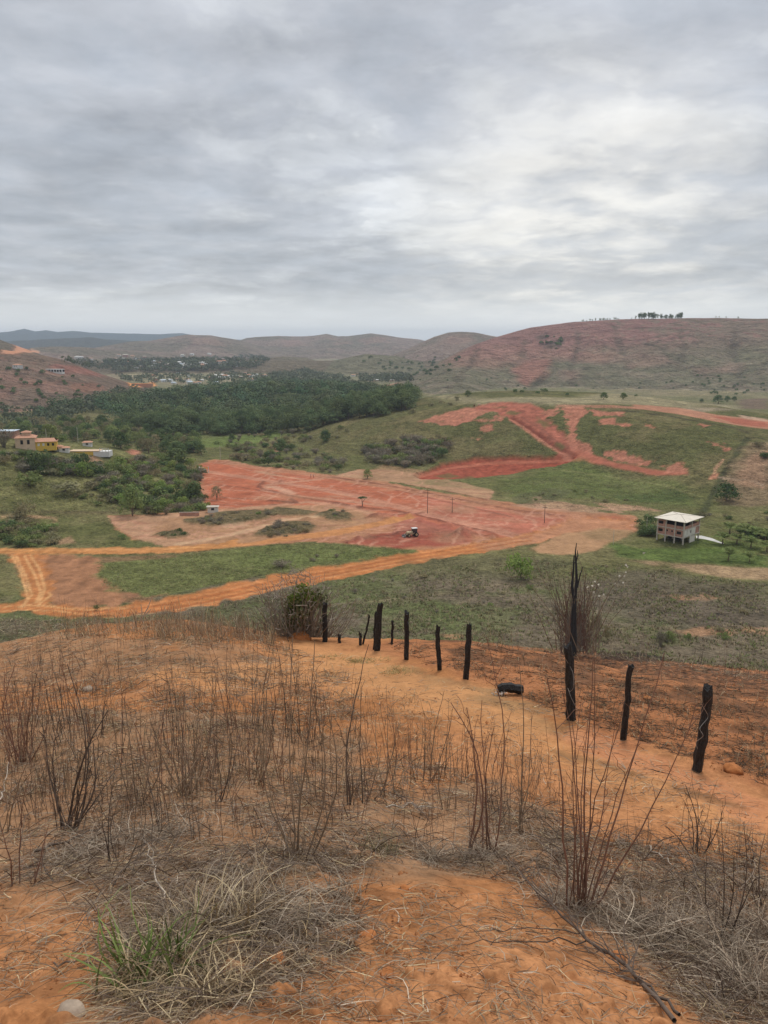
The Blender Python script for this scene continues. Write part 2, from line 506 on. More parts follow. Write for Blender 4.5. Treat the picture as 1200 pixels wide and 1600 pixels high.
# ---- base colour by piece
NV = len(X)
COL = np.zeros((NV, 3)); GR = np.ones(NV)
n_a = fbm(X, Y, 45, 4, 101); n_b = fbm(X, Y, 9, 4, 103); n_c = fbm(X, Y, 300, 4, 105); n_d = fbm(X, Y, 2.2, 3, 107)
def C(*c): return np.array(c, float)
green = C(.118, .120, .045); lush = C(.085, .12, .033); olive = C(.165, .148, .066); drygrey = C(.150, .120, .080); tan = C(.36, .22, .13)
red_ = C(.40, .150, .090); deep = C(.27, .070, .042); orange = C(.43, .165, .055); brown = C(.25, .13, .075)
def mixc(a, b, t): return a + (b - a) * np.asarray(t)[:, None]
base = mixc(np.broadcast_to(green, (NV, 3)), olive, sstep(-.25, .35, n_a + .5 * n_b))
COL[:] = base
farv = sstep(700, 1500, DD)
plain = mixc(np.broadcast_to(C(.18, .175, .10), (NV, 3)), C(.27, .22, .14), sstep(-.3, .4, n_c + .3 * n_a))
COL[:] = mixc(COL, plain, farv)
names = list(HILLS)
def own(nm): return OWN == names.index(nm) + 1
hb = mixc(np.broadcast_to(C(.33, .24, .185), (NV, 3)), C(.225, .19, .13), sstep(-.3, .3, n_c + .4 * n_a))
for nm in names:
    k = own(nm)
    if nm in ('mountains', 'far_ridge', 'valley_hill', 'valley_hill.001', 'valley_hill.002', 'plain_hill', 'left_hill', 'brown_hill'):
        COL[k] = hb[k]
    if nm == 'mountains': COL[k] = C(.06, .085, .06)
    if nm == 'far_ridge': COL[k] = C(.08, .085, .055)
    if nm in ('low_hill',): COL[k] = mixc(hb[k], C(.22, .19, .12), np.full(k.sum(), .5))
    if nm == 'low_hill.001': COL[k] = mixc(hb[k], C(.215, .205, .12), np.full(k.sum(), .85))
    if nm == 'brown_hill':
        t = sstep(.1, .5, n_a + .5 * n_c + .3 * n_b)
        COL[k] = mixc(C(.245, .175, .125) * (1 + .25 * n_b[k, None]), C(.34, .205, .15), t[k])
    if nm == 'left_hill':
        COL[k] = C(.21, .17, .11) * (1 + .3 * n_b[k, None])
    if nm == 'wood_hill': COL[k] = C(.07, .085, .035)
    if nm == 'big_hill':
        hrel = (Z[k] - FLOOR) / 120
        t = sstep(.28, .62, hrel + .16 * n_c[k] + .14 * n_a[k] + .05 * n_b[k] - .22 * sstep(R(15), R(22), AA[k]) * 0.35)
        lo = mixc(np.broadcast_to(C(.235, .215, .135), (k.sum(), 3)), C(.29, .24, .165), sstep(-.2, .3, n_a[k]))
        hi = mixc(np.broadcast_to(C(.37, .20, .165), (k.sum(), 3)), C(.285, .215, .155), sstep(-.05, .35, n_a[k] * .7 + .5 * n_b[k] + .5 * (AA[k] - R(17)) / R(10)))
        COL[k] = mixc(lo, hi, t)
    if nm == 'house_hill':
        COL[k] = mixc(base[k], C(.195, .185, .075), sstep(-.3, .25, n_a[k] + .6 * n_b[k]) * .8)
    if nm == 'mound':
        COL[k] = mixc(np.broadcast_to(C(.108, .108, .042), (k.sum(), 3)), C(.175, .145, .068), sstep(-.15, .45, n_a[k] + .4 * n_b[k]) * .75 + .25 * sstep(R(6), R(-4), AA[k]))
# dry field on the foot of our own hill
dry = (DD > 60) & (DD < 235)
t = sstep(-.25, .25, n_a + .5 * n_b + .35 * sstep(R(4), R(18), AA) - .1 * sstep(R(-2), R(-12), AA))
dc = mixc(np.broadcast_to(C(.115, .122, .052), (NV, 3)), drygrey, t)
tt = sstep(238, 222, DD)
COL[:] = mixc(COL, dc, tt * dry)
# ---- patches laid over it
CLS = np.array(['ground'] * NV, dtype=object)
CLS[:] = 'ground'
CLSI = np.zeros(NV, int); CLN = ['ground']
def cls_id(nm):
    if nm not in CLN: CLN.append(nm)
    return CLN.index(nm)
for nm in names:
    if nm not in ('house_hill', 'wood_hill'): CLSI[own(nm)] = cls_id(nm)
def sd_poly(px, py, poly):
    n = len(poly); d2 = np.full(len(px), 1e18); ins = np.zeros(len(px), bool)
    for i in range(n):
        ax, ay = poly[i]; bx, by = poly[(i + 1) % n]
        ex, ey = bx - ax, by - ay; wx, wy = px - ax, py - ay
        tt = np.clip((wx * ex + wy * ey) / max(ex * ex + ey * ey, 1e-9), 0, 1)
        d2 = np.minimum(d2, (wx - ex * tt) ** 2 + (wy - ey * tt) ** 2)
        c = ((ay <= py) & (by > py)) | ((by <= py) & (ay > py))
        xi = ax + (py - ay) * ex / (ey if abs(ey) > 1e-12 else 1e-12)
        ins ^= c & (px < xi)
    d = np.sqrt(d2)
    return np.where(ins, -d, d)
def sd_line(px, py, ln):
    d2 = np.full(len(px), 1e18)
    for i in range(len(ln) - 1):
        ax, ay = ln[i]; bx, by = ln[i + 1]
        ex, ey = bx - ax, by - ay; wx, wy = px - ax, py - ay
        tt = np.clip((wx * ex + wy * ey) / max(ex * ex + ey * ey, 1e-9), 0, 1)
        d2 = np.minimum(d2, (wx - ex * tt) ** 2 + (wy - ey * tt) ** 2)
    return np.sqrt(d2)
NOISE = {}
def nz(wl, seed):
    return lambda k: fbm(X[k], Y[k], wl, 3, seed)
def paint(pts, col, soft=1.0, rough=2.0, wl=8.0, amt=1.0, var=0.12, cls=None, gr=None, line=None, dz=0.0, seed=200, hole=0.0, grow=0.0):
    w_ = wpoly(pts)
    m_ = soft + rough * 1.5 + (line or 0) + 1 + grow
    k = np.nonzero((X > w_[:, 0].min() - m_) & (X < w_[:, 0].max() + m_) & (Y > w_[:, 1].min() - m_) & (Y < w_[:, 1].max() + m_))[0]
    if not len(k): return
    d = sd_poly(X[k], Y[k], w_) if line is None else sd_line(X[k], Y[k], w_) - line / 2
    d = d - grow
    n = fbm(X[k], Y[k], wl, 3, seed)
    m = sstep(soft, -soft, d + rough * n)
    if hole:
        m = m * sstep(-.35, .05, fbm(X[k], Y[k], wl * 1.4, 3, seed + 9) + .35 - hole)
    v = 1 + var * (fbm(X[k], Y[k], wl * .5, 3, seed + 3) * 1.6)
    COL[k] = mixc(COL[k], np.asarray(col)[None, :] * v[:, None], m * amt)
    if gr is not None: GR[k] = GR[k] + (gr - GR[k]) * m * amt
    if dz: Z[k] += dz * m
    if cls: CLSI[k[m > .5]] = cls_id(cls)
    return k, m
# far things
paint([(0,546),(20,543),(48,545),(60,549),(40,552),(0,553)], C(.50,.24,.14), 8, 10, 60, cls='cut_bank')
paint([(75,572),(100,570),(130,575),(150,582),(168,588),(150,588),(120,584),(95,584)], C(.36,.16,.12), 8, 10, 50, amt=.8)
paint([(110,600),(150,598),(170,606),(140,614),(112,610)], C(.34,.17,.11), 6, 8, 40, amt=.7)
paint([(0,600),(60,596),(120,598),(60,606),(0,608)], C(.30,.16,.11), 6, 8, 40, amt=.5)
paint([(198,597),(240,596),(244,603),(205,606)], C(.62,.26,.09), 4, 3, 30, cls='cut_bank')
paint([(590,603),(620,598),(628,602),(605,607)], C(.45,.22,.15), 5, 5, 40)
# reddish gully in the big hill and the dark brush on it
paint([(800,575),(830,560),(860,562),(862,572),(845,590),(825,604),(812,600),(806,588)], C(.42,.20,.15), 10, 14, 60, amt=.85)
paint([(822,610),(838,590),(850,582),(854,588),(838,602),(826,614)], C(.10,.09,.06), 6, 8, 40, amt=.6)
paint([(850,540),(870,530),(880,528),(882,536),(866,546),(855,546)], C(.08,.09,.06), 8, 14, 50, amt=.6)
paint([(836,527),(850,522),(856,526),(842,534)], C(.08,.09,.06), 8, 12, 40, amt=.55)
for a in ([(700,560),(735,545),(760,538),(790,540),(830,538),(880,545),(960,552),(960,562),(880,558),(800,562),(740,572),(705,575)],):
    paint(a, C(.47,.24,.19), 25, 40, 130, amt=.55, hole=.1)
paint([(1010,538),(1030,542),(1042,555),(1048,570)], C(.10,.10,.06), 4, 6, 40, line=8, amt=.6, hole=.15)
paint([(912,574),(930,585),(950,595),(958,600)], C(.13,.12,.07), 4, 3, 40, line=5, amt=.6)
paint([(670,618),(690,612),(702,603),(712,595)], C(.34,.27,.19), 3, 2, 40, line=6, amt=.6)
paint([(640,612),(655,600),(720,575),(735,572)], C(.12,.11,.07), 5, 6, 40, line=8, amt=.45, hole=.1)
paint([(1150,624),(1200,622),(1200,640),(1155,638)], C(.16,.10,.08), 8, 8, 60, amt=.7)
paint([(690,618),(760,622),(900,622),(1100,630),(1150,634),(1100,640),(900,632),(760,632),(700,630)], C(.33,.28,.17), 12, 12, 80, amt=.75)
paint([(1040,640),(1100,636),(1150,640),(1080,646)], C(.36,.28,.20), 5, 5, 60, amt=.6)
for ln in ([(745,545),(735,570),(715,590),(700,605)], [(900,515),(905,540),(890,570),(895,600)], [(1060,520),(1070,550),(1055,580)], [(1150,510),(1145,550),(1160,590)], [(960,510),(970,545),(985,575)], [(820,530),(815,555)], [(870,575),(855,590),(838,602)]):
    paint(ln, C(.13,.11,.075), 6, 12, 45, line=9, amt=.55, hole=.05, dz=-2.5)
for p in ([(560,530),(600,528),(610,536),(570,540)], [(690,525),(730,523),(740,532),(700,540)], [(300,528),(340,530),(350,540),(300,540)], [(440,530),(470,531),(480,540),(450,542)], [(520,528),(545,530),(550,538),(520,538)], [(1080,575),(1140,570),(1150,580),(1090,584)], [(985,560),(1040,556),(1050,566),(990,570)], [(880,580),(892,578),(895,590),(884,592)]):
    paint(p, C(.40,.25,.19), 15, 40, 120, amt=.6, hole=.1)
# plain: pale fields, roads
for p in ([(180,583),(240,580),(300,584),(290,590),(220,590)], [(330,590),(380,586),(400,592),(350,598)], [(270,590),(330,592),(320,597),(280,596)], [(440,585),(480,583),(490,590),(450,592)]):
    paint(p, C(.33,.29,.17), 12, 14, 90, amt=.7)
paint([(345,600),(352,597),(362,593)], C(.45,.36,.26), 4, 2, 60, line=9, amt=.7)
# bright green bottom land behind the earthworks
paint([(300,690),(330,684),(380,680),(440,668),(440,684),(390,694),(340,700),(300,700)], C(.125,.17,.045), 5, 6, 30, amt=.8)
paint([(230,695),(300,680),(380,672),(300,705)], C(.13,.15,.05), 5, 6, 30, amt=.6)
paint([(425,693),(433,690),(440,702),(432,706)], C(.42,.22,.13), 2, 2, 12)
# house hill: bare bits
paint([(133,715),(150,712),(158,722),(148,730),(138,725)], C(.30,.17,.11), 3, 4, 14, amt=.8)
paint([(200,706),(218,704),(220,709),(206,711)], C(.42,.18,.12), 2, 2, 12, amt=.9)
paint([(0,806),(30,803),(60,806),(90,808),(88,818),(82,811),(40,809),(0,810)], tan, 1.5, 1.5, 8, amt=.8)
paint([(90,845),(110,838),(118,848),(95,850)], tan, 1.2, 1.5, 8, amt=.8)
paint([(0,799),(90,797),(190,799),(190,803),(90,802),(0,804)], C(.13,.10,.055), 1.5, 2, 12, amt=.6)
# ---------------- the earthworks
W = 'earthworks'
paint([(316,724),(335,718),(360,720),(400,728),(470,736),(545,746),(600,752),(650,764),(700,772),(760,780),(830,793),(900,800),(955,803),(992,808),(988,828),(950,834),(905,834),(860,842),(800,850),(740,856),(640,858),(545,848),(480,845),(420,848),(300,858),(215,842),(175,812),(172,806),(260,803),(318,798),(318,770)], C(.37,.175,.095), 1.0, 4.5, 9, cls=W, gr=.5, grow=1)
paint([(314,728),(335,719),(365,722),(420,733),(470,740),(540,752),(620,766),(700,780),(780,795),(840,806),(900,806),(960,806),(990,812),(985,826),(930,822),(860,830),(790,842),(730,836),(640,818),(580,798),(500,788),(430,790),(345,795),(318,796),(316,765)], C(.38,.122,.065), 2.5, 4, 20, cls=W, gr=.35, var=.15)
paint([(560,734),(600,733),(640,738),(690,748),(750,760),(772,768),(765,782),(700,768),(640,757),(590,750),(520,744)], C(.36,.215,.125), 1.5, 3, 12, cls=W, gr=.5)
paint([(660,772),(740,786),(850,803),(900,806),(860,828),(800,838),(745,832),(690,820),(660,812)], C(.40,.150,.10), 5, 6, 24, amt=.7)
paint([(440,770),(500,772),(560,778),(640,785),(660,800),(600,795),(520,785),(450,778)], C(.40,.135,.075), 4, 5, 18, amt=.7)
paint([(540,848),(575,836),(610,832),(650,834),(738,836),(735,846),(690,853),(620,856)], C(.27,.068,.045), 2, 3, 10, amt=.9)
paint([(700,838),(720,833),(738,836),(730,842)], C(.23,.05,.035), 1.5, 2, 8, amt=.9, dz=1.0)
paint([(610,822),(640,812),(700,822),(728,838),(690,836),(620,836)], C(.30,.10,.075), 2, 3, 10, amt=.7, dz=.8)
# compacted tracks over it
for ln, wd, c in (
  ([(316,735),(400,748),(480,760),(560,775),(640,796),(720,815),(790,833),(830,842)], 7, C(.43,.21,.135)),
  ([(345,722),(420,733),(520,745),(620,762),(720,782),(830,803),(960,812)], 9, C(.36,.165,.095)),
  ([(500,748),(420,757),(412,766),(470,775),(540,782),(600,790)], 4, C(.44,.23,.145)),
  ([(340,800),(420,790),(480,784),(540,790),(590,806)], 5, C(.43,.24,.15)),
  ([(400,735),(430,742),(470,748)], 2.5, C(.47,.30,.19)),
  ([(425,760),(445,766),(456,770)], 5, C(.50,.30,.20)),
  ([(590,806),(650,800),(700,812)], 3.5, C(.45,.21,.14))):
    paint(ln, c, 1.2, 1.2, 10, line=wd, amt=.75, cls=W, dz=-.25)
for ln, wd in (([(412,752),(404,762),(450,774),(520,785),(560,792),(640,802),(720,822),(770,832)], 2.0), ([(520,745),(600,757),(700,776),(800,796),(880,806)], 1.6), ([(420,783),(462,786),(455,780)], 2.0), ([(540,812),(600,806),(660,800)], 1.5)):
    paint(ln, C(.16,.062,.04), .8, 1, 6, line=wd + .6, amt=.8, hole=.05, dz=.35)
for ln in ([(690,812),(720,806),(760,810),(792,822)], [(700,819),(735,812),(772,818),(794,831)], [(730,800),(780,803),(822,815)], [(742,795),(800,798),(852,810)], [(640,775),(655,783),(650,792),(632,790)], [(590,768),(612,775),(608,782)], [(360,728),(420,742),(430,748)], [(350,765),(400,768),(440,778)], [(470,768),(520,770),(560,777)], [(680,795),(700,803),(690,810)]):
    paint(ln, C(.50,.25,.165), .5, .8, 6, line=1.0, amt=.85)
for ln, wd in (([(322,756),(380,762),(440,772)], 1.4), ([(345,778),(400,780),(462,786)], 2.2), ([(318,790),(380,788),(430,788)], 1.5), ([(620,766),(700,785),(800,808)], 1.5), ([(700,838),(735,834),(760,838)], 2.0), ([(540,846),(600,838),(640,832)], 1.6), ([(640,758),(720,772),(800,790)], 1.2)):
    paint(ln, C(.17,.07,.045), .7, 1.2, 6, line=wd, amt=.75, hole=.05, dz=.3)
for x_, y_, r_ in ((600,808,5),(615,812,4),(585,806,4),(720,834,4),(735,836,3.5),(655,815,4),(700,822,4),(480,812,3),(560,842,3.5),(575,838,3),(770,838,3),(440,752,2.5),(640,806,3.5)):
    paint([(x_ - r_ * 2.2, y_), (x_, y_ - r_ * .8), (x_ + r_ * 2.2, y_), (x_, y_ + r_ * .8)], C(.31,.12,.08), 2.0, 1.5, 5, amt=.75, dz=1.3, var=.25)
# sandy dug-over ground in front, with islands of brush
paint([(172,808),(260,803),(345,797),(440,790),(520,790),(570,800),(575,815),(545,828),(480,836),(410,846),(330,854),(270,857),(215,840),(185,824)], C(.33,.185,.10), 1.5, 3, 10, cls=W, gr=.4, var=.2)
paint([(170,808),(260,802),(345,796),(420,789),(430,793),(340,803),(260,810),(240,822),(240,838),(290,850),(270,857),(215,842),(185,826)], C(.40,.235,.14), 1, 2, 8, amt=.8, cls=W)
paint([(280,850),(340,840),(400,826),(445,812),(470,810),(500,806)], C(.50,.32,.19), 1, 1.2, 8, line=4, amt=.9)
paint([(340,820),(375,815),(390,822),(350,826)], C(.50,.32,.19), 1, 1.5, 6, amt=.8)
for p in ([(285,812),(330,808),(340,800),(400,797),(430,802),(420,810),(385,817),(330,822),(290,818)], [(415,800),(432,792),(470,796),(492,800),(480,806),(440,807)], [(395,838),(415,824),(450,815),(475,815),(492,822),(488,830),(440,838)], [(492,806),(515,797),(548,802),(548,814),(515,812)], [(240,836),(270,828),(300,832),(290,838),(262,842)]):
    paint(p, C(.10,.09,.045), 1.5, 2.5, 8, amt=.85, gr=1, dz=.6, cls='brush_bank')
paint([(345,856),(400,846),(440,839),(520,828),(580,817),(640,806),(650,810),(590,823),(530,836),(450,846),(390,853)], C(.46,.21,.085), 1, 1.5, 8, cls='dirt_road', gr=.2)
# ---------------- roads below us
grs = C(.135,.145,.052)
paint([(140,885),(200,872),(280,868),(350,860),(430,851),(540,851),(660,860),(600,872),(520,880),(430,895),(330,915),(230,935),(160,945)], grs, 1, 2, 8, gr=1, var=.25)
paint([(360,866),(500,858),(620,862),(540,874),(400,892)], C(.125,.148,.048), 4, 5, 14, amt=.6)
paint([(20,866),(70,868),(160,870),(152,885),(156,905),(185,925),(225,935),(180,947),(90,948),(60,930)], C(.30,.148,.078), 1.5, 6, 8, gr=.5, var=.35, cls='bare_ground')
paint([(160,871),(260,867),(300,868),(240,874),(190,876),(160,880)], C(.21,.125,.07), 1.2, 3, 9, gr=.5, amt=.8)
paint([(190,925),(230,932),(260,928),(230,940),(185,944)], C(.24,.12,.07), 1, 2, 6, amt=.7)
paint([(-150,951),(-20,949),(40,940),(120,950),(180,948),(260,933),(330,919),(430,897),(540,880),(640,863),(740,849),(800,838),(860,824),(905,806),(990,812),(985,826),(935,830),(900,832),(830,849),(760,861),(680,873),(600,889),(520,905),(430,921),(330,945),(230,959),(150,963),(80,961),(30,955),(-20,956),(-150,958)], C(.42,.165,.060), 1.2, 4.5, 6, cls='dirt_road', gr=.3, var=.2, dz=-.3)
paint([(-150,857),(60,857),(150,856),(260,855),(340,849),(368,843),(380,850),(350,857),(280,864),(180,866),(60,865),(-150,867)], C(.46,.21,.078), .7, 2.2, 6, cls='dirt_road', gr=.3, var=.2)
paint([(2,864),(66,866),(72,885),(76,905),(86,935),(72,955),(30,957),(22,946),(38,936),(32,890),(12,868)], C(.40,.165,.062), 1.2, 4.5, 6, cls='dirt_road', gr=.3, var=.25)
paint([(740,849),(800,838),(860,824),(905,806),(990,812),(985,826),(935,830),(900,832),(830,849),(760,861)], C(.40,.20,.115), 4, 5, 14, amt=.85)
for ln in ([(18,867),(33,895),(44,935)], [(48,868),(62,890),(70,920),(60,946)], [(0,947),(60,944),(130,952),(200,949)], [(-10,953),(80,952),(150,960)], [(25,868),(40,900),(50,930),(35,945)], [(38,868),(55,900),(64,925),(58,940),(30,948)], [(75,925),(80,930),(60,945)]):
    paint(ln, C(.58,.32,.14), .4, .4, 4, line=.8, amt=.8)
paint([(830,858),(880,832),(940,824),(988,828),(980,838),(950,852),(925,862),(880,868),(840,864)], C(.37,.215,.115), 1.2, 2, 9, cls='dirt_field', gr=.5, var=.15)
paint([(905,832),(950,826),(990,832),(960,846),(920,842)], C(.22,.15,.075), 2, 3, 9, amt=.6)
# wheel ruts along the big road
for off, c, wd in ((-4.5, C(.50,.22,.09), 1.1), (-1.8, C(.31,.10,.035), 1.2), (1.2, C(.49,.21,.08), 1.0), (3.8, C(.32,.105,.038), 1.4), (5.6, C(.50,.25,.11), .9)):
    ln = [(120,956),(180,956),(240,949),(330,932),(430,909),(530,891),(640,870),(740,854),(830,838)]
    paint([(p, q + off * (1.5 if p < 500 else 1.1)) for p, q in ln], c, .5, .8, 12, line=wd, amt=.65, hole=.0, seed=300 + int(off * 10))
for off, c in ((-2, C(.55,.29,.12)), (2, C(.38,.16,.05))):
    paint([(-20,861 + off * .8),(90,861 + off),(180,861 + off),(270,859 + off * .8),(340,853)], c, .5, .5, 12, line=1.0, amt=.6)
# pale track round the foot, right-hand field
paint([(985,876),(1030,877),(1080,882),(1140,886),(1260,892),(1260,912),(1150,903),(1080,895),(1030,884)], C(.36,.235,.14), 1.5, 3, 10, amt=.8, hole=.1, gr=.6)
paint([(950,846),(1000,858),(1100,856),(1200,868),(1200,886),(1110,880),(1040,876),(960,870)], C(.09,.13,.034), 2, 4, 14, amt=.85, var=.25)
paint([(1090,838),(1140,845),(1200,850),(1200,866),(1120,862),(1070,858)], C(.09,.135,.030), 2, 3, 10, amt=.6)
paint([(920,905),(1000,890),(1100,905),(1200,915),(1200,985),(1100,985),(1000,965),(930,945)], C(.125,.10,.072), 5, 8, 18, amt=.75, var=.25, hole=.05)
paint([(640,880),(760,868),(850,872),(900,880),(860,900),(760,905),(660,905)], C(.12,.11,.06), 4, 6, 16, amt=.6)
for p in ([(1055,985),(1100,978),(1150,984),(1140,992),(1070,993)], [(1150,978),(1200,980),(1200,990),(1160,988)], [(1030,930),(1100,928),(1140,936),(1060,938)], [(690,992),(715,990),(730,996),(700,1000)]):
    paint(p, C(.36,.20,.11), 1.2, 2.5, 6, amt=.75, hole=.1)
paint([(300,958),(420,930),(500,925),(480,960),(380,990),(280,985)], C(.085,.095,.040), 3, 5, 12, amt=.6)
paint([(560,960),(700,940),(820,950),(800,990),(650,985)], C(.115,.135,.05), 3, 6, 12, amt=.55)
paint([(520,945),(640,935),(760,915),(860,905)], C(.21,.165,.10), 1, 2, 12, line=2.5, amt=.5)
# ---------------- the mound: summit, scars, cut road
M_ = C(.34,.120,.078)
paint([(735,638),(770,628),(800,627),(832,630),(848,640),(866,662),(884,684),(915,704),(900,716),(880,706),(852,690),(822,670),(798,654),(770,643)], M_, 1.5, 5, 9, cls='cut_road', gr=.6, var=.35, dz=-.9)
paint([(905,702),(930,712),(960,721),(1010,731),(1074,737),(1076,742),(1020,742),(950,729),(905,718)], C(.36,.125,.078), 1.2, 1.5, 10, cls='cut_road', gr=.2)
paint([(880,700),(915,700),(930,712),(905,722),(882,720),(860,728),(845,724)], C(.38,.135,.085), 1.5, 2, 10, cls='cut_road', gr=.2)
paint([(646,742),(690,722),(740,713),(830,711.5),(880,710),(900,708),(890,720),(860,728),(830,731),(790,741),(740,746),(700,748),(660,748)], C(.28,.075,.045), 1.5, 2, 8, cls='cut_bank', gr=.6, var=.35, dz=-2.2)
paint([(650,740),(700,726),(760,718),(830,716),(880,714)], C(.40,.14,.085), 1, 1.2, 8, line=4, amt=.8)
for q in ((700,738,18,5),(735,742,14,4),(775,741,12,4),(820,731,10,3)):
    paint([(q[0]-q[2],q[1]),(q[0],q[1]-q[3]),(q[0]+q[2],q[1]),(q[0],q[1]+q[3])], C(.12,.11,.045), 1.5, 3, 8, amt=.7, hole=.05)
paint([(800,650),(830,668),(860,690),(885,706)], C(.17,.05,.032), 1, 1.2, 8, line=3.6, amt=.85, dz=-.8)
paint([(815,650),(845,668),(872,690),(895,704)], C(.20,.075,.05), 1.5, 3, 7, line=3.0, amt=.6, hole=.1)
for p in ([(842,650),(856,662),(850,668),(838,656)], [(868,688),(884,696),(878,700)], [(790,640),(815,642),(808,648),(792,646)], [(895,650),(903,660),(896,676),(890,668)], [(770,633),(790,634),(785,638)]):
    paint(p, C(.125,.115,.045), 1.5, 4, 6, amt=.8, hole=.05)
paint([(800,655),(830,676),(860,697),(890,712)], C(.44,.18,.115), 1, 1.2, 8, line=4, amt=.8)
S = C(.42,.17,.11)
for p in ([(655,658),(690,646),(735,636),(768,640),(745,652),(722,662),(690,664)], [(706,660),(730,652),(742,656),(712,664)], [(878,636),(910,633),(918,645),(905,655),(897,676),(905,690),(885,692),(888,668)], [(845,645),(870,637),(872,645),(852,652)], [(925,640),(975,644),(972,650),(930,648)], [(935,655),(960,650),(955,662),(938,664)], [(955,658),(985,664),(970,667)], [(940,703),(975,706),(1020,722),(1015,730),(975,722),(945,712)], [(1032,728),(1062,725),(1077,729),(1076,738),(1045,738)], [(890,683),(930,700),(920,708),(888,692)], [(752,662),(768,661),(764,672),(754,682),(752,676)], [(745,656),(785,653),(788,656),(748,659)], [(740,685),(752,684),(746,690)], [(775,650),(786,650),(786,654),(772,654)], [(1010,662),(1022,663),(1020,668),(1012,667)], [(1105,690),(1130,692),(1120,695)], [(1130,697),(1145,700),(1138,704)], [(1090,661),(1110,664),(1100,667)]):
    paint(p, S, 1.0, 5.0, 6, amt=.9, hole=.02, var=.3, cls='bare_patch', dz=-.35)
paint([(990,632),(1060,637),(1120,648),(1200,656),(1330,670),(1330,680),(1200,671),(1120,659),(1060,647),(990,638)], C(.42,.20,.125), 2, 3, 12, amt=.9, cls='cut_road')
paint([(1110,650),(1160,655),(1200,660),(1200,668),(1150,662)], C(.36,.11,.07), 2, 3, 12, amt=.8)
paint([(1155,648),(1200,655),(1200,659),(1160,653)], C(.52,.34,.24), 2, 2, 12, amt=.8)
paint([(870,632),(930,633),(1000,636),(1000,640),(930,637),(870,636)], C(.40,.19,.12), 2, 2, 12, amt=.8)
paint([(960,641),(1010,645),(1060,653),(1110,662),(1155,670),(1168,676)], C(.075,.065,.034), 1.0, 1.5, 8, line=3.5, amt=.85, hole=.0)
paint([(1168,684),(1150,710),(1130,742),(1112,775),(1098,800),(1078,808)], C(.055,.06,.028), 1.0, 1.2, 8, line=3, amt=.85)
paint([(1168,690),(1200,690),(1260,700),(1260,790),(1180,790),(1120,790),(1132,755),(1150,715)], C(.215,.15,.09), 3, 6, 16, amt=.8)
paint([(1170,715),(1200,705),(1200,770),(1170,760),(1145,752)], C(.33,.19,.12), 3, 5, 12, amt=.6, hole=.1)
paint([(1130,718),(1118,732),(1116,744),(1110,748)], C(.50,.28,.17), .6, .8, 6, line=1.6, amt=.8)
paint([(1112,742),(1122,740),(1120,748),(1108,748)], C(.46,.20,.12), 1, 1.5, 6, amt=.8)
paint([(1124,746),(1180,752),(1190,758)], C(.42,.30,.20), .6, 1, 8, line=1.6, amt=.7)
paint([(780,748),(900,722),(960,742),(1060,752),(1090,790),(1000,785),(900,775),(800,775)], C(.105,.135,.040), 5, 8, 20, amt=.6, var=.2)
for p in ([(800,790),(850,780),(900,788),(960,795),(980,802),(880,800)], [(830,778),(845,774),(850,792),(838,796)], [(930,785),(1000,790),(1030,798),(960,798)]):
    paint(p, C(.42,.25,.16), 1.5, 3, 7, amt=.75, hole=.15)
paint([(800,775),(860,763),(900,765),(870,785),(810,788)], C(.10,.10,.05), 2, 4, 9, amt=.6, hole=.1)
paint([(960,775),(1050,765),(1090,778),(1040,785),(980,783)], C(.06,.085,.028), 2, 4, 9, amt=.6)
paint([(880,735),(960,745),(1040,758),(1080,772)], C(.20,.19,.08), .8, 1, 10, line=2, amt=.6)
paint([(560,748),(600,725),(660,735),(640,755)], C(.30,.18,.10), 2, 4, 9, amt=.7, hole=.1)
paint([(640,755),(690,745),(760,752),(770,768),(700,760)], C(.15,.15,.06), 2, 4, 9, amt=.5, hole=.1)
# ---------------- our own slope
near = DD < 62
k = np.nonzero(near)[0]
xk, yk = X[k], Y[k]
n1 = fbm(xk, yk, 3.5, 4, 401); n2 = fbm(xk, yk, .55, 4, 403); n3 = fbm(xk, yk, .12, 3, 405)
soil = mixc(np.broadcast_to(C(.35,.152,.060), (len(k), 3)), C(.43,.20,.088), sstep(-.3, .3, n1))
soil = mixc(soil, C(.20,.09,.04), sstep(-.05, .45, n2) * .7)
soil = soil * (1 + .34 * n3 + .16 * n2)[:, None]
COL[k] = mixc(soil, COL[k], sstep(45, 60, DD[k]))
GR[k] = .45
CLSI[k] = cls_id('hillside')
# beyond the crest: weedy side of the hill
k = np.nonzero((DD > 22) & (DD < 62) & (AA > R(-8)))[0]
litterc = C(.26,.165,.098)
# straw-grey litter zones
for p, a in (([(-60,1000),(120,995),(330,1000),(430,1030),(420,1075),(200,1060),(-60,1080)], .45), ([(-60,1120),(180,1110),(420,1130),(560,1160),(600,1230),(780,1230),(900,1290),(900,1370),(620,1370),(420,1380),(150,1400),(-60,1380)], .6), ([(120,1330),(480,1320),(560,1420),(480,1520),(360,1600),(120,1640),(180,1500)], .6), ([(840,1380),(1000,1370),(1260,1340),(1260,1640),(1120,1600),(1000,1500),(900,1440)], .6), ([(-60,1400),(120,1390),(110,1420),(-60,1450)], .3)):
    paint(p, litterc, .25, .6, .9, amt=min(1, a * 1.15), var=.4, hole=.04)
for p in ([(480,1040),(560,1030),(640,1045),(760,1075),(850,1110),(900,1160),(820,1150),(700,1110),(560,1075)],):
    paint(p, C(.30,.20,.10), .3, .8, 1.0, amt=.55, var=.25, hole=.1)
